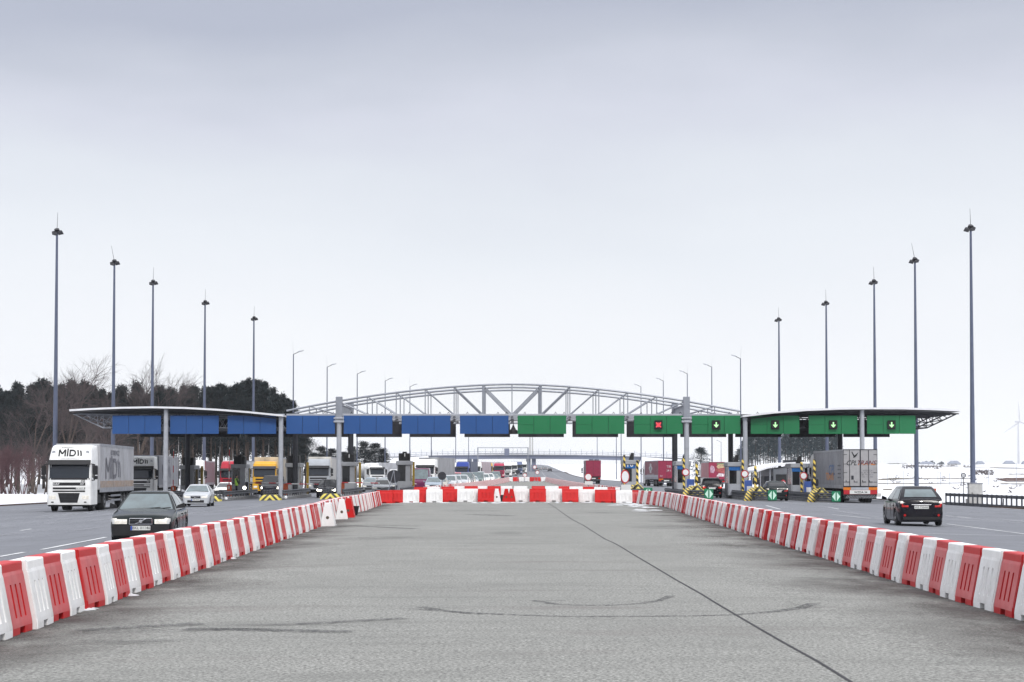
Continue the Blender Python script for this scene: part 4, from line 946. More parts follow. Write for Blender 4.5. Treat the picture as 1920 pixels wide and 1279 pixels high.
def smooth(pts, t):
    xs = [p[0] for p in pts]
    if t <= xs[0]: return pts[0][1]
    if t >= xs[-1]: return pts[-1][1]
    for i in range(len(pts) - 1):
        if t <= xs[i + 1]: break
    x0, y0 = pts[i]; x1, y1 = pts[i + 1]; h = x1 - x0
    m0 = (y1 - pts[i - 1][1]) / (x1 - pts[i - 1][0]) if i > 0 else (y1 - y0) / h
    m1_ = (pts[i + 2][1] - y0) / (pts[i + 2][0] - x0) if i + 2 < len(pts) else (y1 - y0) / h
    if (y1 - y0) * m0 <= 0: m0 = 0
    if (y1 - y0) * m1_ <= 0: m1_ = 0
    lim = 3 * abs(y1 - y0) / h; m0 = max(-lim, min(lim, m0)); m1_ = max(-lim, min(lim, m1_))
    u = (t - x0) / h
    return (2 * u**3 - 3 * u * u + 1) * y0 + (u**3 - 2 * u * u + u) * h * m0 + (-2 * u**3 + 3 * u * u) * y1 + (u**3 - u * u) * h * m1_
WHEELS = {}
def wheel_meshes(r, wd, detail):
    key = (round(r, 3), round(wd, 3), detail)
    if key not in WHEELS:
        n = 24 if detail else 14
        ty = MB().lathe([(r * .64, -wd / 2), (r * .9, -wd / 2), (r, -wd / 2 + .03), (r, wd / 2 - .03), (r * .9, wd / 2), (r * .64, wd / 2)], n, axis='X')
        rm = MB().lathe([(r * .65, -wd / 2 + .02), (r * .62, -wd / 2 - .004), (r * .5, -wd / 2 + .015), (r * .2, -wd / 2 + .0), (r * .12, -wd / 2 - .015), (.0, -wd / 2 - .015)], n, axis='X')
        rm.lathe([(r * .65, wd / 2 - .02), (r * .62, wd / 2 + .004), (r * .5, wd / 2 - .015), (r * .2, wd / 2), (r * .12, wd / 2 + .015), (0, wd / 2 + .015)], n, axis='X')
        WHEELS[key] = (ty.mesh('tyre', M['rubber'], True), rm.mesh('rim', M['rim'], True))
    return WHEELS[key]
def add_wheel(parent, x, y, r, wd, detail=True, name='wheel'):
    a, b = wheel_meshes(r, wd, detail)
    o = bpy.data.objects.new(name, a); COL.objects.link(o); o.parent = parent; o.location = (x, y, r)
    q = bpy.data.objects.new('rim', b); COL.objects.link(q); q.parent = o
    return o
def car(kind, colour, pcol, loc, rz, label, cat='car', group=None, detail=True, glass='glass', lights='off', plate=None, scale=1.0, rack=False, face='grid', dark_bumper=False):
    S = CAR[kind]; L, W, H = S['L'], S['W'] / 2, S['H']; e = empty('parked_car' if False else ('van' if 'van' in kind else 'car'), loc, rz)
    pm = paint(colour, pcol)
    yof = lambda t: L / 2 - t * L
    rw = .31 if 'van' not in kind else .34; zb = .21
    wys = [yof(S['wf']), yof(S['wr'])]
    def section(t):
        y = yof(t); w_ = W * smooth(WPROF, t); zt = smooth(S['top'], t); ar = 0
        for wy in wys:
            dd = abs(y - wy)
            if dd < rw + .06: ar = max(ar, rw + math.sqrt((rw + .06) ** 2 - dd * dd))
        z1 = max(zb, ar)
        mid = lambda z, k: max(z, z1 + .01 * k)
        zt = max(zt, z1 + .12)
        pts = [(0, zb), (.60 * w_, zb), (.61 * w_, z1), (.95 * w_, z1), (w_ * .985, mid(min(.34, zt * .5), 1)), (w_, mid(min(.52, zt * .72), 2)), (w_ * .992, mid(zt - .16, 3)), (w_ * .95, mid(zt - .055, 4)), (w_ * .85, mid(zt - .008, 5)), (w_ * .45, zt + .02), (0, zt + .028)]
        return pts
    nst = 64 if detail else 30
    ts = sorted(set([i / nst for i in range(nst + 1)] + [.006, .012, .02, .03, .97, .98, .988, .994]))
    b = MB(); rings = []
    for t in ts:
        p = section(t); y = yof(t)
        rings.append([(x, y, z) for x, z in p] + [(-x, y, z) for x, z in reversed(p[1:-1])])
    b.loft(rings); body = b.build('body', pm, e, smooth=True)
    def tfront(x, z):
        x = abs(x)
        for t in [i / 300 for i in range(0, 140)]:
            if W * smooth(WPROF, t) * .985 >= x and smooth(S['top'], t) - .03 >= z: return t
        return .4
    def trear(x, z):
        x = abs(x)
        for t in [1 - i / 300 for i in range(0, 140)]:
            if W * smooth(WPROF, t) * .985 >= x and smooth(S['top'], t) - .03 >= z: return t
        return .6
    fy = lambda x, z: yof(tfront(x, z)); ry = lambda x, z: yof(trear(x, z))
    def patch(name, mt, x0, x1, z0, z1, rear=False, off=.008, nx=8, nz=3, parent=e, zfun=None, thick=.03):
        mb = MB(); sg = -1 if rear else 1; g = []
        for j in range(nz + 1):
            for i in range(nx + 1):
                u, v = i / nx, j / nz; x = lerp(x0, x1, u)
                za, zc = (z0, z1) if zfun is None else zfun(u)
                z = lerp(za, zc, v); y = (ry if rear else fy)(x, z) + sg * off; g.append((x, y, z))
        fs = []
        for j in range(nz):
            for i in range(nx):
                a = j * (nx + 1) + i; f = (a, a + 1, a + nx + 2, a + nx + 1); fs.append(f if rear else f[::-1])
        mb.add(g, fs)
        bnd = [i for i in range(nx + 1)] + [(j + 1) * (nx + 1) + nx for j in range(nz)] + [nz * (nx + 1) + i for i in range(nx - 1, -1, -1)] + [j * (nx + 1) for j in range(nz - 1, 0, -1)]
        vs = [g[i] for i in bnd] + [(g[i][0], g[i][1] - sg * thick, g[i][2]) for i in bnd]; n_ = len(bnd)
        mb.add(vs, [(i, (i + 1) % n_, (i + 1) % n_ + n_, i + n_) for i in range(n_)])
        return mb.build(name, mt, parent, smooth=True)
    # cabin
    c0, c1, c2, c3 = S['cab']; wb, wr = W * .955, W * (S['cw'][1] / .955 if False else S['cw'][0] * .96)
    zbelt = lambda t: smooth(S['top'], t) - .02
    yf0, yf1, yr1, yr0 = yof(c0), yof(c1), yof(c2), yof(c3); zr = H - .055
    zf0, zr0 = zbelt(c0 + .02), zbelt(c3 - .02)
    def cabin(face, u, v):          # u in -1..1 across the face, v 0..1 upward
        w_ = lerp(wb, wr * .93, v ** 1.15); bow = .10
        yF = lerp(yf0, yf1, v) ; yB = lerp(yr0, yr1, v ** (1.3 if kind != 'van' else 1))
        zF = lerp(zf0 - .02, zr, v); zB = lerp(zr0 - .02, zr, v)
        if face == 'f': return (u * w_ * .97, yF - bow * u * u * (1 if v < 1 else 1), zF)
        if face == 'r': return (-u * w_ * .97, yB + bow * .6 * u * u, zB)
        y = lerp(yF - bow, yB + bow * .6, (u + 1) / 2) if face == 'sr' else lerp(yB + bow * .6, yF - bow, (u + 1) / 2)
        tt = (yF - bow - y) / max(.01, (yF - bow) - (yB + bow * .6)); z = lerp(zF, zB, tt); sg = 1 if face == 'sr' else -1
        bulge = 1 + .03 * (1 - u * u)
        return (sg * w_ * .97 * bulge, y, z)
    def ring(v, sh=1.0, dz=0):
        pts = []
        for fc in ('f', 'sr', 'r', 'sl'):
            for i in range(8): pts.append(cabin(fc, -1 + i / 4, min(v, 1)))
        cy = (yf1 + yr1) / 2
        return [(x * sh, cy + (y - cy) * sh, z + dz) for x, y, z in pts]
    b = MB(); b.loft([ring(v) for v in (0, .2, .4, .6, .8, .93, 1.0)] + [ring(1, .955, .03), ring(1, .86, .048), ring(1, .6, .058), ring(1, .25, .062)])
    b.build('roof', pm, e, smooth=True)
    GM = M[glass]
    def pane(face, u0, u1, v0, v1, name='window', off=.012, gm=None):
        mb = MB(); nx, nz = 8, 4; g = []
        for j in range(nz + 1):
            for i in range(nx + 1):
                p = Vector(cabin(face, lerp(u0, u1, i / nx), lerp(v0, v1, j / nz)))
                nrm = {'f': Vector((0, .55, .8)), 'r': Vector((0, -.9, .4)), 'sr': Vector((1, 0, .25)), 'sl': Vector((-1, 0, .25))}[face].normalized()
                g.append(p + nrm * off)
        fs = []
        for j in range(nz):
            for i in range(nx): a = j * (nx + 1) + i; fs.append((a, a + nx + 1, a + nx + 2, a + 1))
        mb.add(g, fs)
        return mb.build(name, gm or GM, e, smooth=True)
    pane('f', -.91, .91, .06, .93, 'windscreen')
    pane('r', -.80, .80, .24 if kind != 'sedan' else .1, .86, 'rear_window')
    for fc in ('sr', 'sl'):
        rg = [(-.80, .0), (.06, .86)] if 'van' not in kind else [(-.92, -.45)]
        if kind == 'van': rg = [(-.92, -.45), (-.40, .15), (.2, .85)]
        for a, c in rg:
            a2, c2_ = (a, c) if fc == 'sr' else (-c, -a)
            pane(fc, a2, c2_, .10, .90, 'window', off=.014)
    # underbody, wheels
    b = MB(); b.cbox(-W * .86, W * .86, yof(.97), yof(.03), .16, .30, .02); b.build('underbody', M['black_plastic'], e)
    for wy in wys:
        for sx in (-1, 1): add_wheel(e, sx * (W - .115), wy, rw, .20, detail)
    zt0 = smooth(S['top'], .02)
    # bumpers
    bm = M['black_plastic'] if dark_bumper else pm
    if dark_bumper:
        patch('bumper', bm, -W * .86, W * .86, .24, .515, off=.05, nx=12, thick=.1)
    patch('lower_grille', M['black_plastic'], -W * .60, W * .60, .27, .42, off=.012 if not dark_bumper else .056)
    lm = M['beam'] if lights == 'on' else M['lamp_glass']
    # face
    za = (zt0 - .135 if kind == 'sedan' else zt0 - .115) if 'van' not in kind else .78
    hh_ = .085 if kind == 'sedan' else .09
    for sx in (-1, 1):
        x0, x1 = sx * W * .42, sx * W * .87
        if sx < 0: x0, x1 = x1, x0
        patch('headlight', lm, x0, x1, za - hh_, za + hh_ * .8, off=.014, nx=6)
        if detail and kind == 'sedan':
            xx = (W * .80, W * .90) if sx > 0 else (-W * .90, -W * .80); patch('indicator', M['plate'], xx[0], xx[1], za - hh_, za + hh_ * .7, off=.018, nx=3)
    patch('grille', M['glass_dark'], -W * .34, W * .34, za - .085, za + .06, off=.014)
    gi = None
    if detail:
        b = MB(); y = fy(0, za) + .02; x_ = W * .35
        for p, q in [((-x_, za - .09), (x_, za - .09)), ((x_, za - .09), (x_ * .97, za + .06)), ((x_ * .97, za + .06), (-x_ * .97, za + .06)), ((-x_ * .97, za + .06), (-x_, za - .09))]: b.tube((p[0], y, p[1]), (q[0], y, q[1]), .010, n=5)
        if face == 'slash': b.tube((.14, y + .01, za - .09), (-.15, y + .01, za + .06), .014, n=5); b.lathe([(.045, 0), (.045, .012)], 12, Matrix.Translation((0, y + .005, za - .012)), axis='Y')
        elif face == 'wing': b.tube((-.22, y, za + .02), (0, y, za - .03), .012, n=5); b.tube((.22, y, za + .02), (0, y, za - .03), .012, n=5)
        b.build('grille_trim', M['chrome'], e)
    # rear
    tz = smooth(S['top'], .97)
    for sx in (-1, 1):
        x0, x1 = sx * W * .56, sx * W * .95
        if sx < 0: x0, x1 = x1, x0
        tl = M['brake'] if lights == 'brake' else M['tail_red']
        patch('tail_light', tl if lights != 'brake' else M['tail_red'], x0, x1, tz - .30, tz - .16, rear=True, off=.012, nx=6)
        patch('reversing_light', M['lamp_glass'], x0, x1, tz - .16, tz - .07, rear=True, off=.012, nx=6)
        if lights == 'brake':
            b = MB(); b.lathe([(.05, 0), (.05, .01)], 12, Matrix.Translation((sx * W * .80, ry(sx * W * .80, tz - .22) - .05, tz - .22)), axis='Y'); b.build('brake_light', M['brake'], e)
    if detail:
        patch('rear_plate', M['plate'], -.27, .27, tz - .36, tz - .245, rear=True, off=.014, nx=4)
        b = MB(); b.tube((-W * .42, ry(0, tz - .19) - .025, tz - .205), (W * .42, ry(0, tz - .19) - .025, tz - .205), .012, n=5); b.build('boot_trim', M['chrome'], e)
        b = MB(); b.box(-W * .8, W * .8, ry(0, .4) - .02, ry(0, .4) + .05, .25, .36); b.build('rear_valance', M['black_plastic'], e)
        for sx in (-1, 1):
            b = MB(); b.lathe([(.045, 0), (.045, .02)], 12, Matrix.Translation((sx * W * .72, ry(sx * W * .72, .42) - .03, .42)), axis='Y'); b.build('reflector', M['tail_red'], e)
        if plate:
            pz = .44
            y = fy(0, pz) + (.06 if dark_bumper else .02)
            if plate[1] == 'front':
                b = MB(); b.box(-.26, .26, y, y + .012, pz - .057, pz + .057); pl = b.build('number_plate', M['plate'], e)
                t_ = text_mb(plate[0], .105, .0, .002); t_.v = [(-x - .02, y + .016, z + pz) for x, y0, z in t_.v]; t_.build('plate_text', M['black'], pl)
                b = MB(); b.box(.215, .258, y + .0125, y + .016, pz - .054, pz + .054); b.build('plate_band', M['eu_blue'], pl)
            else:
                y = ry(0, tz - .3) - .02
                t_ = text_mb(plate[0], .105, .0, .002); t_.v = [(x, y, z + tz - .303) for x, y0, z in t_.v]; t_.build('plate_text', M['black'], e)
                b = MB(); b.lathe([(.055, 0), (.075, .0), (.075, .012), (.055, .012)], 20, Matrix.Translation((0, ry(0, tz - .1) - .012, tz - .10)) @ Matrix.Scale(.72, 4, (0, 0, 1)), axis='Y'); b.tube((-.05, ry(0, tz - .1) - .02, tz - .085), (.05, ry(0, tz - .1) - .02, tz - .085), .008); b.tube((0, ry(0, tz - .1) - .02, tz - .05), (0, ry(0, tz - .1) - .02, tz - .14), .008); b.build('badge', M['chrome'], e)
        for sx in (-1, 1):
            b = MB(); b.loft([[(sx * (W - .06), yf0 - .34, smooth(S['top'], c0) + .02), (sx * (W + .16), yf0 - .42, smooth(S['top'], c0) + .04), (sx * (W + .16), yf0 - .34, smooth(S['top'], c0) + .03), (sx * (W - .06), yf0 - .28, smooth(S['top'], c0) + .02)],
                    [(sx * (W - .04), yf0 - .34, smooth(S['top'], c0) + .10), (sx * (W + .14), yf0 - .42, smooth(S['top'], c0) + .17), (sx * (W + .14), yf0 - .34, smooth(S['top'], c0) + .16), (sx * (W - .04), yf0 - .28, smooth(S['top'], c0) + .10)]]); b.build('mirror', M['black_plastic'] if dark_bumper else pm, e)
        for x in (-.35, .25):
            b = MB(); p0, p1 = Vector(cabin('f', x, .02)), Vector(cabin('f', x - .75 if x > 0 else x - .5, .10)); b.tube(p0 + Vector((0, .04, .03)), p1 + Vector((0, .04, .03)), .012, n=5); b.build('wiper', M['black'], e)
        for sx in (-1, 1):       # door seams and handles
            b = MB()
            for t in (.33, .56, .74):
                y = yof(t); b.box(sx * (W + .001) - .003, sx * (W + .001) + .003, y - .006, y + .006, .34, smooth(S['top'], t) - .14)
            b.build('door_gap', M['black'], e)
            for t in (.52, .72):
                h = MB(); y = yof(t); h.box(sx * (W + .012) - .012, sx * (W + .012) + .012, y - .08, y + .08, .76, .79); h.build('door_handle', pm, e)
    if rack:
        for sx in (-1, 1):
            b = MB(); b.path([(sx * W * .66, yf1 - .1, H - .02), (sx * W * .66, yf1 - .3, H + .04), (sx * W * .66, yr1 + .2, H + .04), (sx * W * .66, yr1 + .05, H - .02)], .02); b.build('roof_rail', M['galv_light'], e)
    tag(e, label, cat, group)
    return e
def face_us(px, s, L, yaw=0.0):      # oncoming vehicle: its front face centre stands at (px, s)
    p = at(px, s); rz = math.pi + R(yaw); fwd = Vector((-math.sin(rz), math.cos(rz), 0)); c = p - fwd * L / 2; c.z = gz(c.x, c.y) + .006; return c, rz
def face_away(px, s, L, yaw=0.0):    # vehicle driving away: its rear face centre stands at (px, s)
    p = at(px, s); rz = R(yaw); fwd = Vector((-math.sin(rz), math.cos(rz), 0)); c = p + fwd * L / 2; c.z = gz(c.x, c.y) + .006; return c, rz
def onc(kind, colour, pcol, px, s, label, yaw=0, **k): c, rz = face_us(px, s, CAR[kind]['L'], yaw); return car(kind, colour, pcol, c, rz, label, **k)
def awy(kind, colour, pcol, px, s, label, yaw=0, **k): c, rz = face_away(px, s, CAR[kind]['L'], yaw); return car(kind, colour, pcol, c, rz, label, **k)
DG, BLK, SIL, WHT = (.007, .012, .014), (.003, .003, .006), (.46, .48, .51), (.78, .785, .78)
onc('sedan', 'dark_green', DG, 265, 70.5, 'dark green sedan with pale headlights behind the left barrier line', yaw=4.2, glass='glass_pale', plate=('BKL 01146', 'front'), face='slash', dark_bumper=True)
onc('sedan', 'silver', SIL, 367.5, 30.0, 'silver sedan with black winged grille following the dark green sedan', yaw=4.5, glass='glass_pale', plate=('WE 4537', 'front'), face='wing')
onc('hatch', 'black', BLK, 612, 22.8, 'black car with both headlights glaring, under the tall left arch column', lights='on', glass='glass_dark')
onc('van', 'black_van', (.014, .014, .02), 506, 19.3, 'black van with headlights on and white roof edge, at a left booth', cat='van', lights='on', glass='glass_dark')
onc('sedan', 'white', WHT, 417, 19.8, 'small white car beside the raised barrier arm, left of the worker', glass='glass')
onc('sedan', 'grey_silver', (.30, .31, .33), 714, 20.8, 'silver car half hidden behind the red barriers and the splayed sign frame', glass='glass_dark', lights='off')
awy('hatch', 'black_violet', (.004, .0035, .008), 1727, 49.5, 'black hatchback with red and clear tail lights driving away at the right', yaw=-2.5, glass='glass_pale', plate=('WE 7354W', 'rear'))
awy('suv', 'black', BLK, 1335, 22.9, 'black tall car with roof rails and lit brake lights at a right booth', lights='brake', rack=True, glass='glass_dark', scale=1)
awy('hatch', 'dark_green', DG, 1458, 24.6, 'dark hatchback at the booth below the red chevron board', glass='glass_dark', plate=('WPI 2018', 'rear'))
# ---------------------------------------------------------------- lorries
def mid_letters(h, t):
    b = MB(); w = h * .95
    def bar(x0, z0, x1, z1, tt=t):
        d_ = Vector((x1 - x0, 0, z1 - z0)).normalized(); n_ = Vector((-d_.z, 0, d_.x)) * tt / 2
        b.add([Vector((x0, 0, z0)) - n_, Vector((x1, 0, z1)) - n_, Vector((x1, 0, z1)) + n_, Vector((x0, 0, z0)) + n_], [(0, 1, 2, 3)])
    o = -h * 1.45
    bar(o, -h / 2, o, h / 2); bar(o, h / 2, o + w / 2, -h * .15); bar(o + w / 2, -h * .15, o + w, h / 2); bar(o + w, h / 2, o + w, -h / 2)
    o += w + t * 1.6; bar(o, -h / 2, o, h / 2 + t * .6); o += t * 1.6
    bar(o, -h / 2, o, h / 2); bar(o, h / 2 - t / 2, o + w * .5, h / 2 - t / 2); bar(o, -h / 2 + t / 2, o + w * .5, -h / 2 + t / 2)
    pts = [(o + w * .5 + w * .38 * math.sin(R(a)), (h / 2 - t / 2) * math.cos(R(a))) for a in range(0, 181, 30)]
    for p, q in zip(pts, pts[1:]): bar(*p, *q)
    for k in (1, 2):
        pts = [(o + w * .66 + k * t * 1.9 + w * .26 * math.sin(R(a)), -h / 2 + h * (1.08 - .1 * k) * math.cos(R(a))) for a in range(14, 91, 12)]
        for p, q in zip(pts, pts[1:]): bar(*p, *q)
    return b
def lorry(pos, rz, label, cab='white', cabc=WHT, trailer='grey', trc=(.36, .37, .40), tl=13.6, th=3.95, cat='lorry', group=None, detail=True, roof=3.85, logo=None, tank=False, rear=None, side=None, cabin_=True, trailer_rot=0, grille_col=None, far=False, strip=None):
    """local +Y forward, origin at the front bumper on the ground"""
    e = empty('lorry', pos, rz)
    W2 = 1.245
    if cabin_:
        pm = paint('lorry_' + cab, cabc, .35, .18)
        lv = [(.40, -.02, 1.0, .12), (.55, .0, 1.0, .16), (1.05, .0, 1.0, .16), (1.85, -.03, 1.0, .17), (2.72, -.17, .985, .18), (2.95, -.22, .98, .20), (3.25, -.38, .96, .24), (roof - .18, -.62, .92, .3), (roof - .05, -.8, .88, .34), (roof, -1.0, .82, .36)]
        lv = [l for l in lv if l[0] <= roof]
        def ringz(z, yf, wk, rc):
            w_ = W2 * wk; yb = -2.25; pts = []
            for i in range(6): a = R(90 * i / 5); pts.append((w_ - rc + rc * math.sin(a), yf - rc + rc * math.cos(a), z))
            pts += [(w_, yb, z), (-w_, yb, z)]
            for i in range(6): a = R(90 - 90 * i / 5); pts.append((-w_ + rc - rc * math.sin(a), yf - rc + rc * math.cos(a), z))
            return pts
        rings = []
        for (a, b_) in zip(lv, lv[1:]):
            for k in range(3): q = k / 3; rings.append(ringz(*[lerp(a[i], b_[i], q) for i in range(4)]))
        rings.append(ringz(*lv[-1])); b = MB(); b.loft(rings); b.build('cab', pm, e, smooth=True)
        def fy(x, z):
            for a, b_ in zip(lv, lv[1:]):
                if a[0] <= z <= b_[0]: q = (z - a[0]) / (b_[0] - a[0]); yf, wk, rc = [lerp(a[i], b_[i], q) for i in (1, 2, 3)]; break
            else: yf, wk, rc = lv[-1][1:] if z > lv[-1][0] else lv[0][1:]
            w_ = W2 * wk; dx = abs(x) - (w_ - rc)
            return yf if dx <= 0 else yf - rc + math.sqrt(max(0, rc * rc - dx * dx))
        def patch(name, mt, x0, x1, z0, z1, off=.012, nx=8, nz=3, par=e, thick=.05, taper=0):
            mb = MB(); g = []
            for j in range(nz + 1):
                for i in range(nx + 1):
                    z = lerp(z0, z1, j / nz); k = 1 - taper * (1 - j / nz); xm = (x0 + x1) / 2; x = xm + (lerp(x0, x1, i / nx) - xm) * k; g.append((x, fy(x, z) + off, z))
            fs = [(j * (nx + 1) + i, (j + 1) * (nx + 1) + i, (j + 1) * (nx + 1) + i + 1, j * (nx + 1) + i + 1) for j in range(nz) for i in range(nx)]
            mb.add(g, fs)
            bnd = [i for i in range(nx + 1)] + [(j + 1) * (nx + 1) + nx for j in range(nz)] + [nz * (nx + 1) + i for i in range(nx - 1, -1, -1)] + [j * (nx + 1) for j in range(nz - 1, 0, -1)]
            n_ = len(bnd); mb.add([g[i] for i in bnd] + [(g[i][0], g[i][1] - thick, g[i][2]) for i in bnd], [(i, (i + 1) % n_, (i + 1) % n_ + n_, i + n_) for i in range(n_)])
            return mb.build(name, mt, par, smooth=True)
        ws = patch('windscreen', M['glass'], -1.13, 1.13, 1.92, 2.70, nx=10)
        if detail: patch('screen_surround', M['black'], -1.16, 1.16, 1.84, 1.93, off=.014)
        b = MB(); b.loft([[(-1.2, -.18, 2.98), (1.2, -.18, 2.98), (1.2, -.1, 2.98), (-1.2, -.1, 2.98)], [(-1.2, -.14, 2.72), (1.2, -.14, 2.72), (1.2, .14, 2.72), (-1.2, .14, 2.72)], [(-1.2, -.14, 2.70), (1.2, -.14, 2.70), (1.2, .14, 2.70), (-1.2, .14, 2.70)]]); b.build('sun_visor', M['black_plastic'] if cab != 'yellow' else M['dark_steel'], e)
        for z0, z1 in ((1.50, 1.68), (1.28, 1.40), (1.13, 1.22)): patch('grille', M['black_plastic'], -.92, .92, z0, z1, off=.006)
        patch('lower_grille', M['black_plastic'], -.62, .62, .52, 1.08, off=.016, taper=.22)
        if detail:
            for k in range(5): b = MB(); z = .60 + k * .09; w_ = .50 + .02 * k; b.box(-w_, w_, .018, .03, z, z + .025); b.build('grille_slat', M['dark_steel'], e)
        for sx in (-1, 1):
            x0, x1 = (.74, 1.12) if sx > 0 else (-1.12, -.74)
            patch('headlight', M['lamp_glass'], x0, x1, .72, .92, off=.014, nx=5)
            if detail:
                xx = (.86, 1.0) if sx > 0 else (-1.0, -.86); patch('fog_light', M['black'], xx[0], xx[1], .52, .58, off=.014, nx=3)
                b = MB(); b.loft([[(sx * 1.245, -.05, 1.0), (sx * 1.252, -.05, 1.0), (sx * 1.252, -.06, 1.0), (sx * 1.245, -.06, 1.0)], [(sx * 1.245, -.2, 3.2), (sx * 1.252, -.2, 3.2), (sx * 1.252, -.21, 3.2), (sx * 1.245, -.21, 3.2)]]); 
                b = MB(); b.cbox(min(sx * 1.34, sx * 1.60), max(sx * 1.34, sx * 1.60), -.25, -.08, 2.12, 2.66, .03); b.cbox(min(sx * 1.36, sx * 1.60), max(sx * 1.36, sx * 1.60), -.25, -.08, 1.86, 2.06, .03); b.tube((sx * 1.2, -.3, 2.75), (sx * 1.45, -.16, 2.7), .03, n=5); b.tube((sx * 1.2, -.3, 1.8), (sx * 1.42, -.16, 1.82), .03, n=5); b.tube((sx * 1.42, -.16, 1.8), (sx * 1.42, -.16, 2.7), .03, n=5); b.build('mirror', M['black_plastic'], e)
                b = MB(); b.box(sx * 1.243 - .006, sx * 1.243 + .010, -1.35, -.45, 1.95, 2.7); b.build('side_window', M['glass'], e)
            else:
                b = MB(); b.cbox(min(sx * 1.30, sx * 1.55), max(sx * 1.30, sx * 1.55), -.25, -.08, 1.95, 2.66, .03); b.build('mirror', M['black_plastic'], e)
            add_wheel(e, sx * 1.05, -1.35, .50, .30, detail)
            add_wheel(e, sx * .98, -4.95, .50, .52, detail)
        b = MB(); b.box(-.45, .45, -7.0, -.8, .62, .95); b.cbox(-1.15, -.5, -4.1, -2.5, .42, .98, .05); b.cbox(.5, 1.15, -4.1, -2.5, .42, .98, .05); b.cbox(-1.2, 1.2, -2.2, -.12, .30, .62, .03); b.build('chassis', M['black_plastic'], e)
        b = MB(); b.loft([[(-1.2, -2.25, 2.6), (1.2, -2.25, 2.6), (1.2, -2.75, 2.6), (-1.2, -2.75, 2.6)], [(-1.1, -2.25, roof - .1), (1.1, -2.25, roof - .1), (1.15, -2.7, roof - .02), (-1.15, -2.7, roof - .02)]]) if detail else None
        if detail and b: b.build('air_deflector', pm, e)
        if logo:
            num = logo
            t_ = mid_letters(.40, .095); t_.v = [(-x * .9 + .12, fy(-x * .9 + .12, z + 3.38) + .014, z + 3.38) for x, y, z in t_.v]; t_.build('logo', M['black'], e)
            t_ = text_mb('www.midbutkiewicz.pl', .115, .0, .0); t_.v = [(-x, fy(-x, z + 3.06) + .012, z + 3.06) for x, y, z in t_.v]; t_.build('web_address', M['booth_grey'], e)
            t_ = text_mb('butkiewicz', .12, .0, .01); t_.v = [(-x * 1.3 + .2, fy(-x * 1.3 + .2, z + 3.70) + .014, z + 3.70) for x, y, z in t_.v if True]; t_.build('script_line', M['black'], e)
            t_ = text_mb(num, .26, .0, .012); t_.v = [(-x - .78, .012 + fy(-x - .78, z + 1.78), z + 1.78) for x, y, z in t_.v]; t_.build('fleet_number', M['black'], e)
            t_ = text_mb('DAF', .15, .0, .012); t_.v = [(-x * 1.3 + .72, .022, z + 1.59) for x, y, z in t_.v]; t_.build('grille_letters', M['white'], e)
            t_ = text_mb('XF', .15, .0, .012); t_.v = [(-x * 1.3 - .74, .022, z + 1.59) for x, y, z in t_.v]; t_.build('grille_letters', M['white'], e)
            b = MB(); b.box(-.88, -.40, .012, .022, 1.28, 1.40); pl = b.build('number_plate', M['plate'], e)
            t_ = text_mb('BI 3987C', .11, .0, .0); t_.v = [(-x - .64, .0235, z + 1.34) for x, y, z in t_.v]; t_.build('plate_text', M['black'], pl)
            for sx, xx in ((-1, -.98), (1, .98)):
                b = MB(); b.lathe([(.10, -.01), (.10, .02), (.07, .02)], 14, Matrix.Translation((xx * .98, fy(xx * .98, 3.42) , 3.42)), axis='Y'); b.build('roof_lamp', M['galv_light'], e)
    ys = -2.95 if cabin_ else 0
    if tl:
        tm = mat_trailer(trailer, trc)
        if tank:
            b = MB(); prof = []
            rings = []
            for y, k in ((ys, .3), (ys - .05, .8), (ys - .2, .97), (ys - .4, 1), (ys - tl + .4, 1), (ys - tl + .2, .97), (ys - tl + .05, .8), (ys - tl, .3)):
                rings.append([(1.22 * k * math.cos(R(a)), y, 2.35 + 1.15 * k * math.sin(R(a))) for a in range(0, 360, 15)])
            b.loft(rings); b.build('tank', tm, e, smooth=True)
            b = MB(); b.box(-.5, .5, ys - tl, ys, .95, 1.2); b.build('chassis_beam', M['black_plastic'], e)
        else:
            b = MB(); b.cbox(-1.275, 1.275, ys - tl, ys, 1.22, th, .035); tb = b.build('trailer_body', tm, e)
            if detail:
                for sx in (-1, 1):
                    x = sx * 1.279
                    q = MB(); q.box(x - .012, x + .012, ys - tl, ys, 1.08, 1.34); q.box(x - .012, x + .012, ys - tl, ys, th - .12, th + .01); q.build('side_rail', M['trailer_rail'] if 'trailer_rail' in M else defm('trailer_rail', (.30, .31, .34), .45, .3, var=.2), tb)
                    if strip is not None:
                        q = MB(); q.box(x - .008, x + .008, ys - tl + .1, ys - .1, 1.36, 1.75); q.build('side_boards', strip, tb)
                    q = MB(); nb = 20
                    for k in range(nb + 1): y = ys - .1 - (tl - .2) * k / nb; q.box(x - .009, x + .009, y - .012, y + .012, 1.10, th - .1)
                    q.build('curtain_strap', M['trailer_rail'], tb)
                    for z0, z1 in ((.50, .62), (.78, .90)): q = MB(); q.box(sx * 1.20 - .02, sx * 1.20 + .02, ys - 8.4, ys - 4.6, z0, z1); q.build('side_guard', M['galv'], e)
            b = MB()
            for x in (-.45, .45): b.box(x - .07, x + .07, ys - tl + .05, ys - .4, .92, 1.22)
            for k in range(8): y = ys - 1 - k * (tl - 2) / 7; b.box(-1.2, 1.2, y - .05, y + .05, 1.1, 1.22)
            b.cbox(-.8, .8, ys - 6.2, ys - 4.4, .5, .95, .03); b.build('trailer_frame', M['black_plastic'], e)
        for k in range(3):
            y = ys - tl + 2.2 + k * 1.31
            for sx in (-1, 1): add_wheel(e, sx * 1.03, y, .50, .38, detail)
        b = MB()
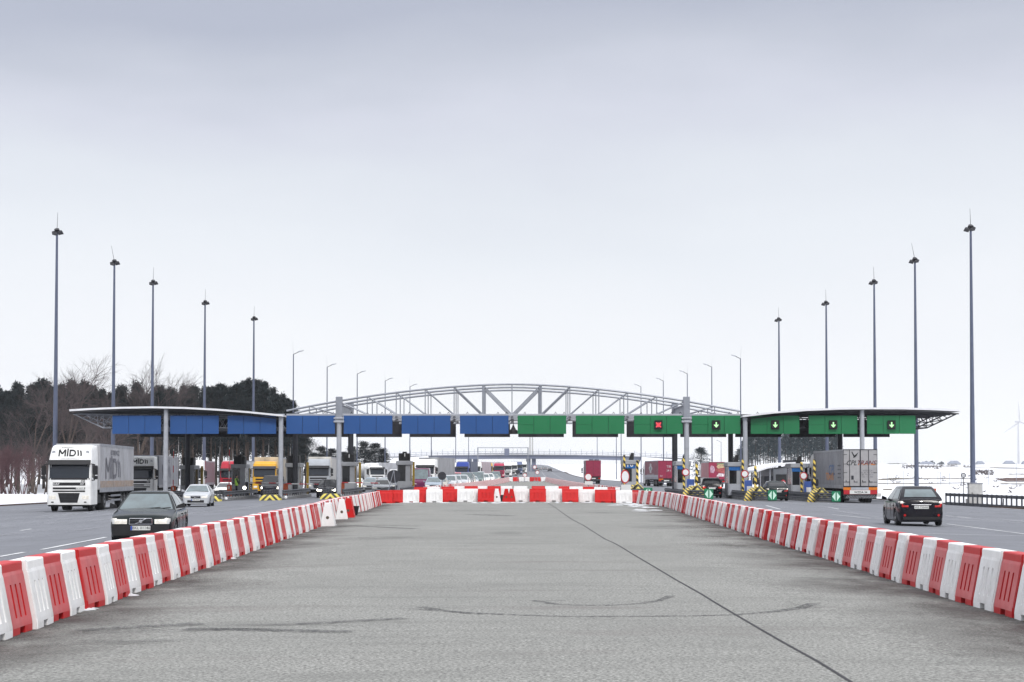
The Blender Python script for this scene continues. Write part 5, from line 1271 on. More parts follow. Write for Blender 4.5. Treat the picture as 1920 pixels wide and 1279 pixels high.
        for sx in (-1, 1): b.cbox(min(sx * .82, sx * 1.25), max(sx * .82, sx * 1.25), ys - tl + 1.5, ys - tl + 5.4, 1.03, 1.08, .01)
        b.build('mudguard', M['black_plastic'], e)
        yb = ys - tl
        b = MB(); b.cbox(-1.25, 1.25, yb - .02, yb + .12, .55, .72, .02); b.build('rear_bumper', M['rail_steel'], e)
        b = MB(); b.box(-1.22, 1.22, yb - .01, yb + .06, .74, 1.18); rp_ = b.build('light_board', M['black_plastic'], e)
        for sx in (-1, 1):
            b = MB(); b.box(min(sx * .82, sx * 1.2), max(sx * .82, sx * 1.2), yb - .03, yb - .01, .80, 1.0); b.build('tail_light', M['tail_red'], rp_)
        b = MB(); b.box(-.4, .4, yb - .025, yb - .01, .82, .96); b.build('number_plate', M['plate'], rp_)
        if side: side(e, ys, tl)
        if rear: rear(e, yb, th)
    tag(e, label, cat, group)
    return e
TRM = {}
def mat_trailer(name, col):
    if name not in TRM: TRM[name] = mat('trailer_' + name, col, .5, 0, var=.08, scale=1.2, stretch=(1, 1.2, .3), bump=.25, bscale=3, dirt=((.16, .15, .15), .55, 1.1, (1, .8, .5)))
    return TRM[name]
def lorry_us(px, s, label, yaw=0, **k):
    p = at(px, s); p.z += .006; return lorry(p, math.pi + R(yaw), label, **k)
def lorry_away(px, s, label, yaw=0, tl=13.6, **k):
    p = at(px, s); rz = R(yaw); fwd = Vector((-math.sin(rz), math.cos(rz), 0)); p = p + fwd * (tl + 2.95); p.z = gz(p.x, p.y) + .006
    return lorry(p, rz, label, tl=tl, **k)
defm('rust_board', (.30, .25, .22), .7, var=.25, dirt=((.40, .24, .12), .5, 2, (1, .5, 2)))
defm('faded_ink', (.14, .14, .16), .7, var=.3)
def mid_side(e, ys, tl):
    for txt, sz, zz, yy in (('MID', 1.7, 2.5, 4.6), ('BUTKIEWICZ', .42, 3.45, 5.6)):
        t_ = text_mb(txt, sz, 0, .02) if txt != 'MID' else mid_letters(1.25, .26)
        # right-hand side of a lorry facing us, seen from its left (local -X is towards the middle of the plaza after the half turn)
        t_.v = [(-1.295, ys - yy - x * 1.35, z + zz) for x, y, z in t_.v]; t_.build('side_lettering', M['faded_ink'], e)
lorry_us(130, 32.6, 'white lorry with MID on the cab roof and fleet number 30, nearest at the left', yaw=3.2, logo='30', trailer='dirty_grey', trc=(.40, .405, .43), side=mid_side, strip=M['rust_board'])
lorry_us(262, 21.5, 'white lorry with fleet number 42 half hidden behind the first white lorry', yaw=3, logo='42', trailer='streaked_grey', trc=(.26, .27, .31), side=mid_side)
# container trailer at the right booth
def cpl_rear(e, yb, th):
    b = MB(); b.cbox(-1.27, 1.27, yb - .05, yb - .002, 1.24, th + .01, .01); d_ = b.build('rear_door', defm('door_silver', (.34, .335, .345), .4, .15, var=.08, dirt=((.3, .29, .28), .4, 1.5, (1, 1, .5))), e)
    b = MB()
    for x in (-.80, -.02, .02, .62): b.tube((x - .0, yb - .07, 1.28), (x, yb - .07, th - .04), .022, n=6)
    for z in (1.22, th - .04): b.box(-1.28, 1.28, yb - .075, yb - .05, z, z + .06)
    for sx in (-1.27, 1.25): b.box(sx, sx + .03, yb - .07, yb - .05, 1.24, th)
    for sx in (-1, 1):
        for z in (1.55, 2.25, 2.9, 3.6): b.box(min(sx * 1.25, sx * .98), max(sx * 1.25, sx * .98), yb - .065, yb - .05, z, z + .035)
    for x in (-.95, -.35, .28, .78): b.box(x - .14, x + .14, yb - .08, yb - .05, 1.55, 1.60); b.box(x - .14, x - .10, yb - .08, yb - .05, 1.55, 1.72)
    b.build('locking_bars', M['dark_steel'], d_)
    for z0, z1, m_, xs in ((.98, 1.18, 'lamp_amber', ((-1.27, -.72), (.62, 1.27))), (.98, 1.18, 'galv_light', ((-.71, .61),))):
        for x0, x1 in xs: q = MB(); q.box(x0, x1, yb - .06, yb - .0, z0, z1); q.build('rear_panel', M[m_], e)
    q = MB(); q.box(-1.25, 1.25, yb - .05, yb, .66, .97); q.build('lamp_bar', M['red_paint'], e)
    q = MB(); q.box(-.80, .72, yb - .07, yb - .05, .68, .96); pl = q.build('number_plate', M['plate'], e)
    t_ = text_mb('WZDA 34', .22, 0, .02); t_.v = [(x + .02, yb - .074, z + .80) for x, y, z in t_.v]; t_.build('plate_text', M['black'], pl)
    q = MB()
    for k in range(19): x = -1.1 + k * .118; q.poly([(x, .36), (x + .03, .36), (x + .16, .58), (x + .13, .58)] if k < 10 else [(x + .13, .36), (x + .16, .36), (x + .03, .58), (x, .58)], .008, Matrix.Translation((0, yb - .03, 0)))
    q.build('hatched_strip', M['galv_light'], e); q = MB(); q.box(-1.2, 1.2, yb - .02, yb + .03, .33, .62); q.build('underrun_bar', M['black_plastic'], e)
    t_ = text_mb('CPL', .52, 0, .012, shear=.35); t_.v = [(x * .92 - .68, yb - .056, z + 2.98) for x, y, z in t_.v]; t_.build('lettering', M['black'], d_)
    t_ = text_mb('TRANS', .50, 0, .012, shear=.35); lo = MB(); lo.v = [(x * .92 + .42, yb - .057, z + 2.98) for x, y, z in t_.v]; lo.f = t_.f; lo.build('lettering', defm('maroon_ink', (.11, .02, .035), .5), d_)
    t_ = text_mb('TRANS', .50, 0, .0, shear=.35); zs_ = [v[2] for v in t_.v]; t_.v = [(x * .92 + .42, yb - .060, min(z, -.04) + 2.98) for x, y, z in t_.v]; t_.build('lettering_base', defm('orange_ink', (.62, .20, .04), .5), d_)
    q = MB(); q.poly([(-.66, 3.82), (-.60, 3.84), (-.44, 3.55), (-.36, 3.60), (-.12, 3.82), (-.28, 3.52), (-.40, 3.40), (-.55, 3.38), (-.50, 3.46)], .008, Matrix.Translation((0, yb - .06, 0))); q.build('bird_emblem', M['black'], d_)
    for k, ln in enumerate(('SPEDYCJA', 'TEL 85 743 24 95', '85 743 24 96', '503 112 400')):
        t_ = text_mb(ln, .16, 0, .0); t_.v = [(x + .55, yb - .056, z + 2.42 - k * .155) for x, y, z in t_.v]; t_.build('small_lettering', M['faded_ink'], d_)
    q = MB(); q.box(-.68, -.50, yb - .062, yb - .05, 1.75, 2.05); q.build('document_box', M['dark_steel'], d_)
    for sx in (-1, 1): q = MB(); q.cbox(min(sx * 1.27, sx * 1.55), max(sx * 1.27, sx * 1.55), yb + 15.3, yb + 15.5, 1.35, 1.75, .03); q.build('mirror', M['black_plastic'], e)
def cpl_side(e, ys, tl):
    for txt, sz, zz, yy, m_ in (('CPL', 1.1, 2.45, 8.5, 'faded_blue'), ('TRANS', .8, 1.95, 7.6, 'orange_ink')):
        t_ = text_mb(txt, sz, 0, .02, shear=.3); t_.v = [(-1.282, ys - yy - x * 1.5, z + zz) for x, y, z in t_.v]; t_.v = [(a, 2 * (ys - yy) - b_, c) for a, b_, c in t_.v] if False else t_.v; t_.build('side_lettering', M[m_] if m_ in M else defm(m_, (.10, .16, .30), .6), e)
    b = MB()
    for k in range(4): b.box(-1.285, -1.279, ys - 12.6, ys - 11.3, 2.75 - k * .3, 2.86 - k * .3)
    b.build('side_lines', M['faded_ink'], e)
defm('orange_ink', (.55, .22, .06), .6)
lorry_away(1612.5, 25.1, 'silver box trailer with CPL TRANS lettering on its rear doors, right booth', trailer='silver', trc=(.25, .255, .28), rear=cpl_rear, side=cpl_side, cab='white', th=4.0)
# red lorries beyond the right booths
MAR = (.19, .022, .05)
defm('maroon_door', (.24, .02, .055), .5, var=.1)
def plain_rear(col):
    def f(e, yb, th):
        b = MB(); b.cbox(-1.27, 1.27, yb - .04, yb - .002, 1.24, th - .02, .01); d_ = b.build('rear_door', M[col], e)
        b = MB(); b.box(-.01, .01, yb - .05, yb - .04, 1.26, th - .05); b.box(-1.26, 1.26, yb - .05, yb - .04, th - .1, th - .05); b.build('door_seam', M['black'], d_)
        b = MB(); b.box(-1.2, -.5, yb - .045, yb, 1.02, 1.18); b.build('rear_marker', M['lamp_amber'], e)
    return f
def crown_side(e, ys, tl):
    b = MB(); X_ = -1.285; yc, zc = ys - 6.0, 2.75
    Mx = Matrix(((0, 0, 0, X_), (1, 0, 0, yc), (0, 0, 1, zc), (0, 0, 0, 1)))
    oval = [(.95 * math.cos(R(a)), .42 * math.sin(R(a))) for a in range(0, 360, 20)]
    out = [(-.5, .35), (-.55, .78), (-.3, .70), (0, .85), (.3, .70), (.55, .78), (.5, .35), (1.0, .2), (1.05, -.1), (.5, -.4), (.55, -.72), (-.55, -.72), (-.5, -.4), (-1.05, -.1), (-1.0, .2)]
    b.add([Mx @ Vector((x * 1.6, 0, z)) for x, z in out] , [tuple(range(len(out)))]); b.build('emblem', M['pale_ink'] if 'pale_ink' in M else defm('pale_ink', (.42, .40, .42), .6, var=.2), e)
    b = MB(); b.add([Vector((X_ - .004, yc + x * .75 * 1.0, zc + z * .62)) for x, z in oval], [tuple(range(len(oval)))]); b.build('emblem_centre', defm('emblem_green', (.16, .25, .24), .6), e)
    t_ = text_mb('ROYAL BEER', .52, 0, .01); t_.v = [(X_, yc - x * 2.4, z + 1.72) for x, y, z in t_.v]; t_.build('side_lettering', M['pale_ink'], e)
def crown_rear(e, yb, th):
    plain_rear('maroon_door')(e, yb, th)
    for txt, sz, zz in (('TIR', .5, 3.0), ('24 h', .42, 2.4), ('EU', .3, 1.6)):
        t_ = text_mb(txt, sz, 0, .01); t_.v = [(x + (.35 if zz > 2 else -.8), yb - .048, z + zz) for x, y, z in t_.v]; t_.build('rear_lettering', M['pale_ink'], e)
lorry_away(1249.5, 12.3, 'maroon trailer with a pale crowned emblem on its side beyond the right booths', yaw=4.5, cab='white', trailer='maroon_crown', trc=MAR, side=crown_side, rear=crown_rear, strip=M['galv_light'])
def food_rear(e, yb, th):
    plain_rear('maroon_door')(e, yb, th)
    for name, m_, col, pts in (('printed_bread', 'print_bread', (.40, .30, .18), [(-.1, 3.2), (.3, 3.6), (1.1, 3.6), (1.2, 3.1), (.2, 2.9)]), ('printed_meat', 'print_meat', (.30, .07, .07), [(-.2, 2.85), (1.2, 2.95), (1.2, 2.2), (.5, 2.3), (-.3, 2.6)]),
                               ('printed_leaf', 'print_leaf', (.12, .20, .10), [(0, 3.75), (1.15, 3.78), (1.15, 3.55), (0, 3.5)]), ('printed_plate', 'print_plate', (.55, .48, .50), [(-.1, 1.7), (.3, 2.2), (1.2, 2.1), (1.1, 1.65)]), ('printed_glass', 'print_glass', (.40, .25, .32), [(-1.1, 3.0), (-.9, 3.4), (-.5, 3.3), (-.3, 2.8), (-.5, 2.2), (-1.0, 2.3)])):
        q = MB(); q.poly(pts, .003, Matrix.Translation((0, yb - .048 - .001 * len(name), 0))); q.build(name, M[m_] if m_ in M else defm(m_, col, .5, var=.4, scale=4), e)
lorry_away(1344, 12.0, 'red trailer with printed food pictures on its rear doors, behind the black tall car', cab='white', trailer='pink_red', trc=(.48, .16, .18), rear=food_rear, tl=12)
lorry_away(1112.5, 11.1, 'dark red lorry driving away down the open carriageway', cab='white', trailer='maroon_open', trc=(.30, .12, .13), rear=plain_rear('maroon_door'), tl=9)
# queue of lorries beyond the left booths
GQ = 'lorries queuing beyond the left booths'
WT = (.60, .61, .62)
def q(px, s, lb, **k): k.setdefault('detail', s > 12); k.setdefault('group', GQ); return lorry_us(px, s, lb, yaw=k.pop('yaw', 1.5), **k)
q(361, 17.0, 'white lorry with dark windscreen just behind the leftmost booth', trailer='maroon_dull', trc=(.20, .05, .075), tl=13.6, th=3.8, yaw=5)
q(432, 15.6, 'lorry with a red cab mostly hidden behind the second booth', cab='red', cabc=(.40, .02, .04), trailer='white_a', trc=WT)
q(496, 17.9, 'yellow lorry with cream trailer behind the dark van', cab='yellow', cabc=(.62, .33, .02), roof=3.5, trailer='cream', trc=(.55, .46, .33), yaw=3.5)
q(458, 14.2, 'lorry with an orange trailer front behind the yellow lorry', cab='white', trailer='orange', trc=(.42, .10, .03), roof=3.2)
q(597, 17.2, 'silver grey lorry with white trailer behind the black car with headlights', cab='silver', cabc=(.33, .35, .38), trailer='white_b', trc=(.60, .58, .54), yaw=2.5, roof=3.7)
q(708, 12.4, 'white tanker lorry in the queue behind the booths', cab='white', trailer='tank', trc=(.66, .66, .67), tank=True, roof=3.2, yaw=26, tl=9)
q(690, 10.6, 'white lorry with a long pale trailer behind the tanker', trailer='pale_grey', trc=(.45, .46, .49), yaw=-20, tl=14)
q(797, 14.8, 'large white lorry with a grey trailer right of the fifth booth', trailer='grey_b', trc=(.33, .34, .36), yaw=-7, roof=3.7)
q(866, 9.8, 'blue lorry with a dark blue trailer in the queue', cab='blue', cabc=(.02, .05, .28), trailer='navy', trc=(.05, .065, .12), yaw=-7, tl=10)
q(890, 9.0, 'white lorry right of the dark blue trailer in the queue', trailer='pinkish', trc=(.42, .33, .36), yaw=-7)
q(913.5, 8.6, 'small far yellow lorry under the left end of the bridge', cab='yellow', cabc=(.62, .33, .02), trailer='white_c', trc=WT, roof=3.7)
q(936, 8.0, 'far lorry with a crimson cab in the queue', cab='crimson', cabc=(.38, .02, .07), trailer='white_d', trc=WT, roof=3.6)
for i, (px, s_) in enumerate([(951, 7.2), (962, 6.6), (972, 6.1), (981, 5.7), (846, 8.6)]):
    q(px, s_, ['far white lorry right of the crimson cab', 'far white lorry, second right of the crimson cab', 'far blue-grey lorry near the bridge pier', 'farthest lorry before the bridge pier', 'lorry with a pale box left of the blue lorry'][i], cab=['white', 'white', 'bluegrey', 'white', 'white'][i], cabc=[WT, WT, (.10, .13, .24), WT, WT][i], trailer=['white_e', 'grey_e', 'grey_f', 'white_f', 'beige'][i], trc=[WT, (.3, .3, .33), (.2, .22, .28), WT, (.42, .41, .39)][i])
# queue of cars beyond the left booths: four lanes closing in towards the far tip
QC = [('silver', SIL), ('white', WHT), ('grey', (.16, .17, .18)), ('navy', (.02, .03, .07)), ('black', BLK), ('green_grey', (.13, .17, .17)), ('pale_blue', (.25, .30, .36)), ('beige', (.36, .34, .30))]
onc('boxvan', 'white', WHT, 742, 14.6, 'white delivery van behind the round sign seen from its back', cat='van', group='cars and vans in the left queue', detail=False)
onc('boxvan', 'purple_white', (.11, .015, .06), 789, 17.0, 'van with a dark purple front and white body behind the fifth booth', cat='van', group='cars and vans in the left queue', detail=False, glass='glass_pale')
onc('van', 'red_van', (.48, .03, .04), 853, 13.4, 'bright red van in the queue behind the second cross row', cat='van', group='cars and vans in the left queue', detail=False, glass='glass_pale')
rq = random.Random(21); seen = {}
LANES = [('lane nearest the far barriers', 0), ('second lane from the far barriers', 1), ('third lane from the far barriers', 2), ('outermost lane', 3)]
for li, (ln, k) in enumerate(LANES):
    Y = 190 + 7 * k; j = 0
    while Y < 560 and j < (22, 20, 14, 8)[li]:
        xb = interp([(142, -6.6), (175, -5.9), (260, -3.2), (345, -.6), (450, -.6), (700, .5)], Y) - 2.6 - k * interp([(170, 4.2), (300, 3.5), (600, 3.3)], Y)
        if True:
            j += 1; nm, cc = QC[rq.randrange(len(QC))] if rq.random() < .5 else QC[rq.choice((0, 1, 1, 0, 7))]
            kd = rq.choice(('sedan', 'hatch', 'hatch', 'suv', 'van'))
            s_ = F / Y; car(kd, nm, cc, Vector((xb + rq.uniform(-.3, .3), Y + 2.2, gz(xb, Y) + .006)), math.pi + R(rq.uniform(-1, 3)), f'{nm.replace("_", " ")} {"van" if kd == "van" else "car"} queuing behind the booths, {ordinal(j)} in the {ln}', cat='van' if kd == 'van' else 'car', group='cars and vans in the left queue', detail=Y < 215, glass='glass_pale')
        Y += rq.uniform(6.5, 9) * (1 + k * .3)
for i, (px, s_) in enumerate([(1012, 4.6), (1023, 4.4), (1031, 4.9), (1018, 4.2), (1006, 5.0)]):
    awy('sedan', 'grey', (.16, .17, .18), px, s_, f'tiny dark car far down the open carriageway near the bridge, {ordinal([2, 4, 5, 3, 1][i])} from the left', detail=False, group='tiny cars on the far carriageway')
# ---------------------------------------------------------------- toll worker
def person(loc, rz, label, vest=True, h=1.74):
    J = {'pel': (0, 0, .95), 'wai': (0, 0, 1.10), 'che': (0, .02, 1.35), 'nek': (0, .02, 1.50), 'hd0': (0, .03, 1.58),
         'hpL': (.10, 0, .92), 'knL': (.11, .03, .50), 'anL': (.11, 0, .09), 'toL': (.12, .17, .05), 'hpR': (-.10, 0, .92), 'knR': (-.12, .02, .50), 'anR': (-.13, -.02, .09), 'toR': (-.14, .15, .05),
         'shL': (.19, .01, 1.43), 'elL': (.26, .05, 1.16), 'wrL': (.20, .26, 1.06), 'shR': (-.19, .01, 1.43), 'elR': (-.25, 0, 1.14), 'wrR': (-.24, .16, .95)}
    rad = dict(pel=.14, wai=.125, che=.15, nek=.06, hd0=.06, hpL=.09, knL=.062, anL=.045, toL=.04, hpR=.09, knR=.062, anR=.045, toR=.04, shL=.065, elL=.047, wrL=.032, shR=.065, elR=.047, wrR=.032)
    E = [('pel', 'wai'), ('wai', 'che'), ('che', 'nek'), ('nek', 'hd0'), ('pel', 'hpL'), ('hpL', 'knL'), ('knL', 'anL'), ('anL', 'toL'), ('pel', 'hpR'), ('hpR', 'knR'), ('knR', 'anR'), ('anR', 'toR'), ('che', 'shL'), ('shL', 'elL'), ('elL', 'wrL'), ('che', 'shR'), ('shR', 'elR'), ('elR', 'wrR')]
    def skin(names, rads, edges, mt, nm, par, lev=2, scale=1.0):
        me = bpy.data.meshes.new(nm); idx = {n_: i for i, n_ in enumerate(names)}
        me.from_pydata([names[n_] for n_ in names], [(idx[a], idx[b_]) for a, b_ in edges], []); ob = bpy.data.objects.new(nm, me); COL.objects.link(ob)
        sk = ob.modifiers.new('s', 'SKIN'); ss = ob.modifiers.new('u', 'SUBSURF'); ss.levels = ss.render_levels = lev
        bpy.context.view_layer.update()
        if not me.skin_vertices: 
            me.attributes
        for n_ in names:
            if me.skin_vertices: me.skin_vertices[0].data[idx[n_]].radius = (rads[n_] * scale, rads[n_] * scale)
        if me.skin_vertices: me.skin_vertices[0].data[0].use_root = True
        dg = bpy.context.evaluated_depsgraph_get(); dg.update(); m2 = bpy.data.meshes.new_from_object(ob.evaluated_get(dg)); bpy.data.objects.remove(ob)
        m2.materials.clear(); m2.materials.append(mt); m2.polygons.foreach_set('use_smooth', [True] * len(m2.polygons)); o = bpy.data.objects.new(nm, m2); COL.objects.link(o); o.parent = par; return o
    e = empty('person', loc, rz)
    skin(J, rad, E, M['navy_cloth'] if 'navy_cloth' in M else defm('navy_cloth', (.02, .022, .035), .9), 'body', e)
    b = MB(); b.lathe([(0, 1.54), (.055, 1.55), (.078, 1.60), (.085, 1.66), (.08, 1.72), (.05, 1.765), (0, 1.775)], 14, Matrix.Translation((0, .03, 0))); b.lathe([(0, -.02), (.012, -.01), (.014, .01), (0, .03)], 6, Matrix.Translation((0, .12, 1.655))); b.build('head', defm('skin', (.45, .27, .2), .6) if 'skin' not in M else M['skin'], e, smooth='all')
    b = MB(); b.lathe([(.09, 1.665), (.093, 1.70), (.085, 1.75), (.05, 1.785), (0, 1.79)], 14, Matrix.Translation((0, .015, 0))); b.build('hair', M['black'], e, smooth='all')
    if vest:
        b = MB(); b.loft([[(.19 * k * math.cos(R(a)) , .01 + .145 * k * math.sin(R(a)), z) for a in range(0, 360, 20)] for z, k in ((.88, .93), (1.0, .88), (1.15, .9), (1.3, 1.02), (1.42, 1.03), (1.50, .62))]); b.build('vest', M['hivis'] if 'hivis' in M else defm('hivis', (.42, .75, .10), .7), e, smooth=True)
    for sx, w_ in ((1, J['wrL']), (-1, J['wrR'])):
        names = {'p': w_, 'm': (w_[0], w_[1] + .06, w_[2] - .02)}; ed = [('p', 'm')]; rr = {'p': .028, 'm': .032}
        for k in range(5):
            dx = (k - 2) * .017 if k < 4 else sx * -.045; a, b_ = f'a{k}', f'b{k}'
            names[a] = (w_[0] + dx * 1.2, w_[1] + (.10 if k < 4 else .06), w_[2] - .03); names[b_] = (w_[0] + dx * 1.3, w_[1] + (.14 - .008 * abs(k - 1) if k < 4 else .09), w_[2] - .055); rr[a] = .009; rr[b_] = .008; ed += [('m', a), (a, b_)]
        skin(names, rr, ed, M['skin'], 'hand', e, lev=1)
    tag(e, label, 'person'); return e
s = 21.9; X = (446.5 - 960) / s; Y = F / s
person((X, Y - .9, gz(X, Y) + .26), R(-70), 'person in a yellow-green safety vest and dark trousers beside the second booth')
s = 15.5; X = (1424 - 960) / s; Y = F / s
person((X, Y, gz(X, Y) + .01), R(20), 'person in dark clothes walking left of the parking sign', vest=False)
# ---------------------------------------------------------------- bridge, portal, toll office
def bridge():
    Yb = 700; S_ = F / Yb; e = empty('road_bridge', (0, 0, 0)); X = lambda px: (px - 960) / S_
    zt, zb_ = zat(853.5, S_), zat(859.5, S_)
    defm('bridge_blue', (.16, .18, .25), .6, var=.1); defm('bridge_conc', (.24, .25, .28), .85, var=.12)
    prof = [(700, 857), (760, 855.2), (840, 853), (960, 852), (1080, 852.6), (1180, 855), (1260, 858), (1300, 860)]
    b = MB()
    for (pa, za), (pb, zb2) in zip(prof, prof[1:]):
        b.loft([[(X(pa), y, zat(za, S_) + dz) for y, dz in ((Yb, 0), (Yb + 12, 0), (Yb + 12, -.35), (Yb, -.35))], [(X(pb), y, zat(zb2, S_) + dz) for y, dz in ((Yb, 0), (Yb + 12, 0), (Yb + 12, -.35), (Yb, -.35))]])
    b.build('deck', M['bridge_conc'], e)
    b = MB(); mid = [p for p in prof if 760 <= p[0] <= 1260]
    for (pa, za), (pb, zb2) in zip(mid, mid[1:]):
        da = 1.25 if 840 <= pa <= 1180 else .5; db = 1.25 if 840 <= pb <= 1180 else .5
        b.loft([[(X(pa), y, zat(za, S_) + dz) for y, dz in ((Yb + .6, -.35), (Yb + 11.4, -.35), (Yb + 11.4, -.35 - da), (Yb + .6, -.35 - da))], [(X(pb), y, zat(zb2, S_) + dz) for y, dz in ((Yb + .6, -.35), (Yb + 11.4, -.35), (Yb + 11.4, -.35 - db), (Yb + .6, -.35 - db))]])
    b.build('girder', M['bridge_blue'], e)
    for px in (885, 996, 1115):
        for dx in (-1.3, 1.3): b = MB(); x = X(px) + dx * .8; b.box(x - .75, x + .75, Yb + 2, Yb + 10, gz(x, Yb) - .5, zb_); b.build('pier', M['bridge_blue'], e)
    for px in (818, 1188): b = MB(); x = X(px); b.box(x - 2.5, x + 2.5, Yb + 1, Yb + 11, gz(x, Yb) - .5, zb_ + .3); b.build('abutment', M['bridge_conc'], e)
    b = MB()
    for (pa, za), (pb, zb2) in zip(prof, prof[1:]):
        b.tube((X(pa), Yb, zat(za, S_) + 1.15), (X(pb), Yb, zat(zb2, S_) + 1.15), .06, n=4); b.tube((X(pa), Yb, zat(za, S_) + .5), (X(pb), Yb, zat(zb2, S_) + .5), .09, n=4)
        nn = int((X(pb) - X(pa)) / 2)
        for k in range(nn): x = lerp(X(pa), X(pb), k / nn); z = lerp(zat(za, S_), zat(zb2, S_), k / nn); b.box(x - .06, x + .06, Yb - .05, Yb + .05, z, z + (2.1 if k % 2 else 1.15))
    b.build('railing', M['bridge_blue'], e)
    tag(e, 'long low road bridge crossing the highway in the distance', 'bridge')
    # embankments of snow on both sides
    for sg, p0, p1, nm in ((-1, 818, 640, 'l'), (1, 1188, 1340, 'r')):
        b = MB(); rings = []
        for k in range(9):
            q_ = k / 8; px = lerp(p0, p1, q_); x = X(px); zt_ = interp(prof, min(max(px, 700), 1300)); top = zat(zt_, S_) - .3; g = gz(x, Yb) - .3
            top = max(g + .2, top - 1.2 * q_)
            rings.append([(x, Yb - 9, g), (x + sg * 3, Yb - .2, top), (x + sg * 3, Yb + 12, top), (x, Yb + 24, g)])
        b.loft(rings, close=False, caps=False); tag(b.build('bridge_embankment', M['snow'], smooth='all'), kind='structure')
bridge()
def portal():
    Yp = 560; S_ = F / Yp; X = lambda px: (px - 960) / S_; e = empty('sign_gantry', (0, 0, 0)); g = gz(0, Yp)
    for px in (896, 990): b = MB(); b.box(X(px) - .18, X(px) + .18, Yp - .2, Yp + .2, g, zat(839, S_)); b.build('post', M['galv'], e)
    b = MB()
    for z in (839.5, 850.5): b.tube((X(896), Yp, zat(z, S_)), (X(990), Yp, zat(z, S_)), .12, n=5)
    for px in (896, 924, 943, 962, 977, 990): b.tube((X(px), Yp, zat(839.5, S_)), (X(px), Yp, zat(850.5, S_)), .07, n=4)
    b.build('beam', M['galv'], e); b = MB(); b.box(X(945.5), X(955), Yp - .35, Yp + .25, zat(854.5, S_), zat(841, S_)); b.build('display_box', M['bridge_blue'], e)
    tag(e, 'thin overhead sign gantry with a grey box in front of the bridge', 'sign gantry')
portal()
for i, px in enumerate((993.8, 998.5)):
    S_ = 3.2; b = MB(); g = gz((px - 960) / S_, F / S_); b.tube((0, 0, 0), (0, 0, zat(788, S_) - g), .5, .35, n=8)
    tag(place(b.build('pylon', M['cab_grey']), ((px - 960) / S_, F / S_, g)), 'faint slender pylon rising behind the bridge, ' + ('left' if i == 0 else 'right') + ' of the pair', 'pylon', 'faint pylons')
def toll_office():
    S_ = 15.4; Y = F / S_; X = lambda px: (px - 960) / S_; x0, x1 = X(1450), X(1540); g = gz(x0, Y); e = empty('toll_office', (0, 0, 0))
    zw = zat(878, S_); b = MB(); b.box(x0, x1, Y, Y + 14, g, zw)
    top = [(X(1450), zat(880, S_)), (X(1475), zat(873, S_)), (X(1500), zat(869.5, S_)), (X(1540), zat(867.5, S_))]
    b.poly([(x0, zw)] + [(x1, zw)] + top[::-1], .3, Matrix.Translation((0, Y, 0))); b.build('wall', M['booth_grey'], e)
    arc = [(X(1415), zat(882, S_)), (X(1432), zat(876, S_)), (X(1452), zat(871, S_)), (X(1475), zat(867.6, S_)), (X(1500), zat(866, S_)), (X(1528), zat(866.2, S_)), (X(1560), zat(868, S_))]
    b = MB(); b.loft([[(x, y, z) for x, z in arc] + [(x, y, z - .22) for x, z in arc[::-1]] for y in (Y - 2.2, Y + 15)]); b.build('roof', defm('snowy_roof', (.70, .71, .73), .7, var=.05), e)
    for pa in (1422, 1440): b = MB(); b.tube((X(pa), Y - 1.6, g), (X(pa), Y - 1.6, zat(880, S_)), .06); b.build('canopy_post', M['galv_light'], e)
    for k, px in enumerate((1465, 1487, 1512)): b = MB(); b.box(X(px) - .7, X(px) + .7, Y - .02, Y + .05, g + 1.0, g + 2.2); b.build('window', M['glass_dark'], e)
    for px, w_ in ((1485, .8), (1501, .6)): b = MB(); b.box(X(px) - w_, X(px) + w_, Y + 1, Y + 2.4, zat(868, S_), zat(862.5, S_)); b.build('roof_unit', M['dark_steel'], e)
    b = MB(); b.box(X(1431), X(1448), Y - .5, Y + 3, g, zat(893, S_)); b.build('dark_annex', M['dark_steel'], e)
    tag(e, 'grey toll office with a snow-covered arched roof behind the right booths', 'building')
toll_office()
# far farm roofs and hazy tree lines on the right horizon
defm('far_roof', (.20, .22, .27), .9, var=.2); defm('far_wall', (.38, .39, .40), .9)
for i, (x0, x1, py) in enumerate([(1780, 1801, 866), (1832, 1846, 866.3), (1884, 1903, 866), (1726, 1752, 867), (1918, 1930, 866.2)]):
    S_ = 2.6 - .1 * i; Y = F / S_; a, c = (x0 - 960) / S_, (x1 - 960) / S_; zb_ = zat(871.5, S_); e = empty('farmhouse', (a, Y, zb_ - 2)); w_ = c - a; h_ = (871 - py) / S_
    b = MB(); b.box(0, w_, 0, 7, 0, 2 + h_ * .45); b.build('wall', M['far_wall'], e); b = MB(); b.loft([[(-.3, -.4, 2 + h_ * .4), (w_ + .3, -.4, 2 + h_ * .4), (w_ + .3, 7.4, 2 + h_ * .4), (-.3, 7.4, 2 + h_ * .4)], [(w_ * .2, 3.4, 2 + h_ * 1.5), (w_ * .8, 3.4, 2 + h_ * 1.5), (w_ * .8, 3.6, 2 + h_ * 1.5), (w_ * .2, 3.6, 2 + h_ * 1.5)]]); b.build('roof', M['far_roof'], e)
    tag(e, f'low hazy farmhouse on the right horizon, {["second", "third", "fourth", "first", "last"][i]} from the left', 'house', 'farmhouses on the horizon')
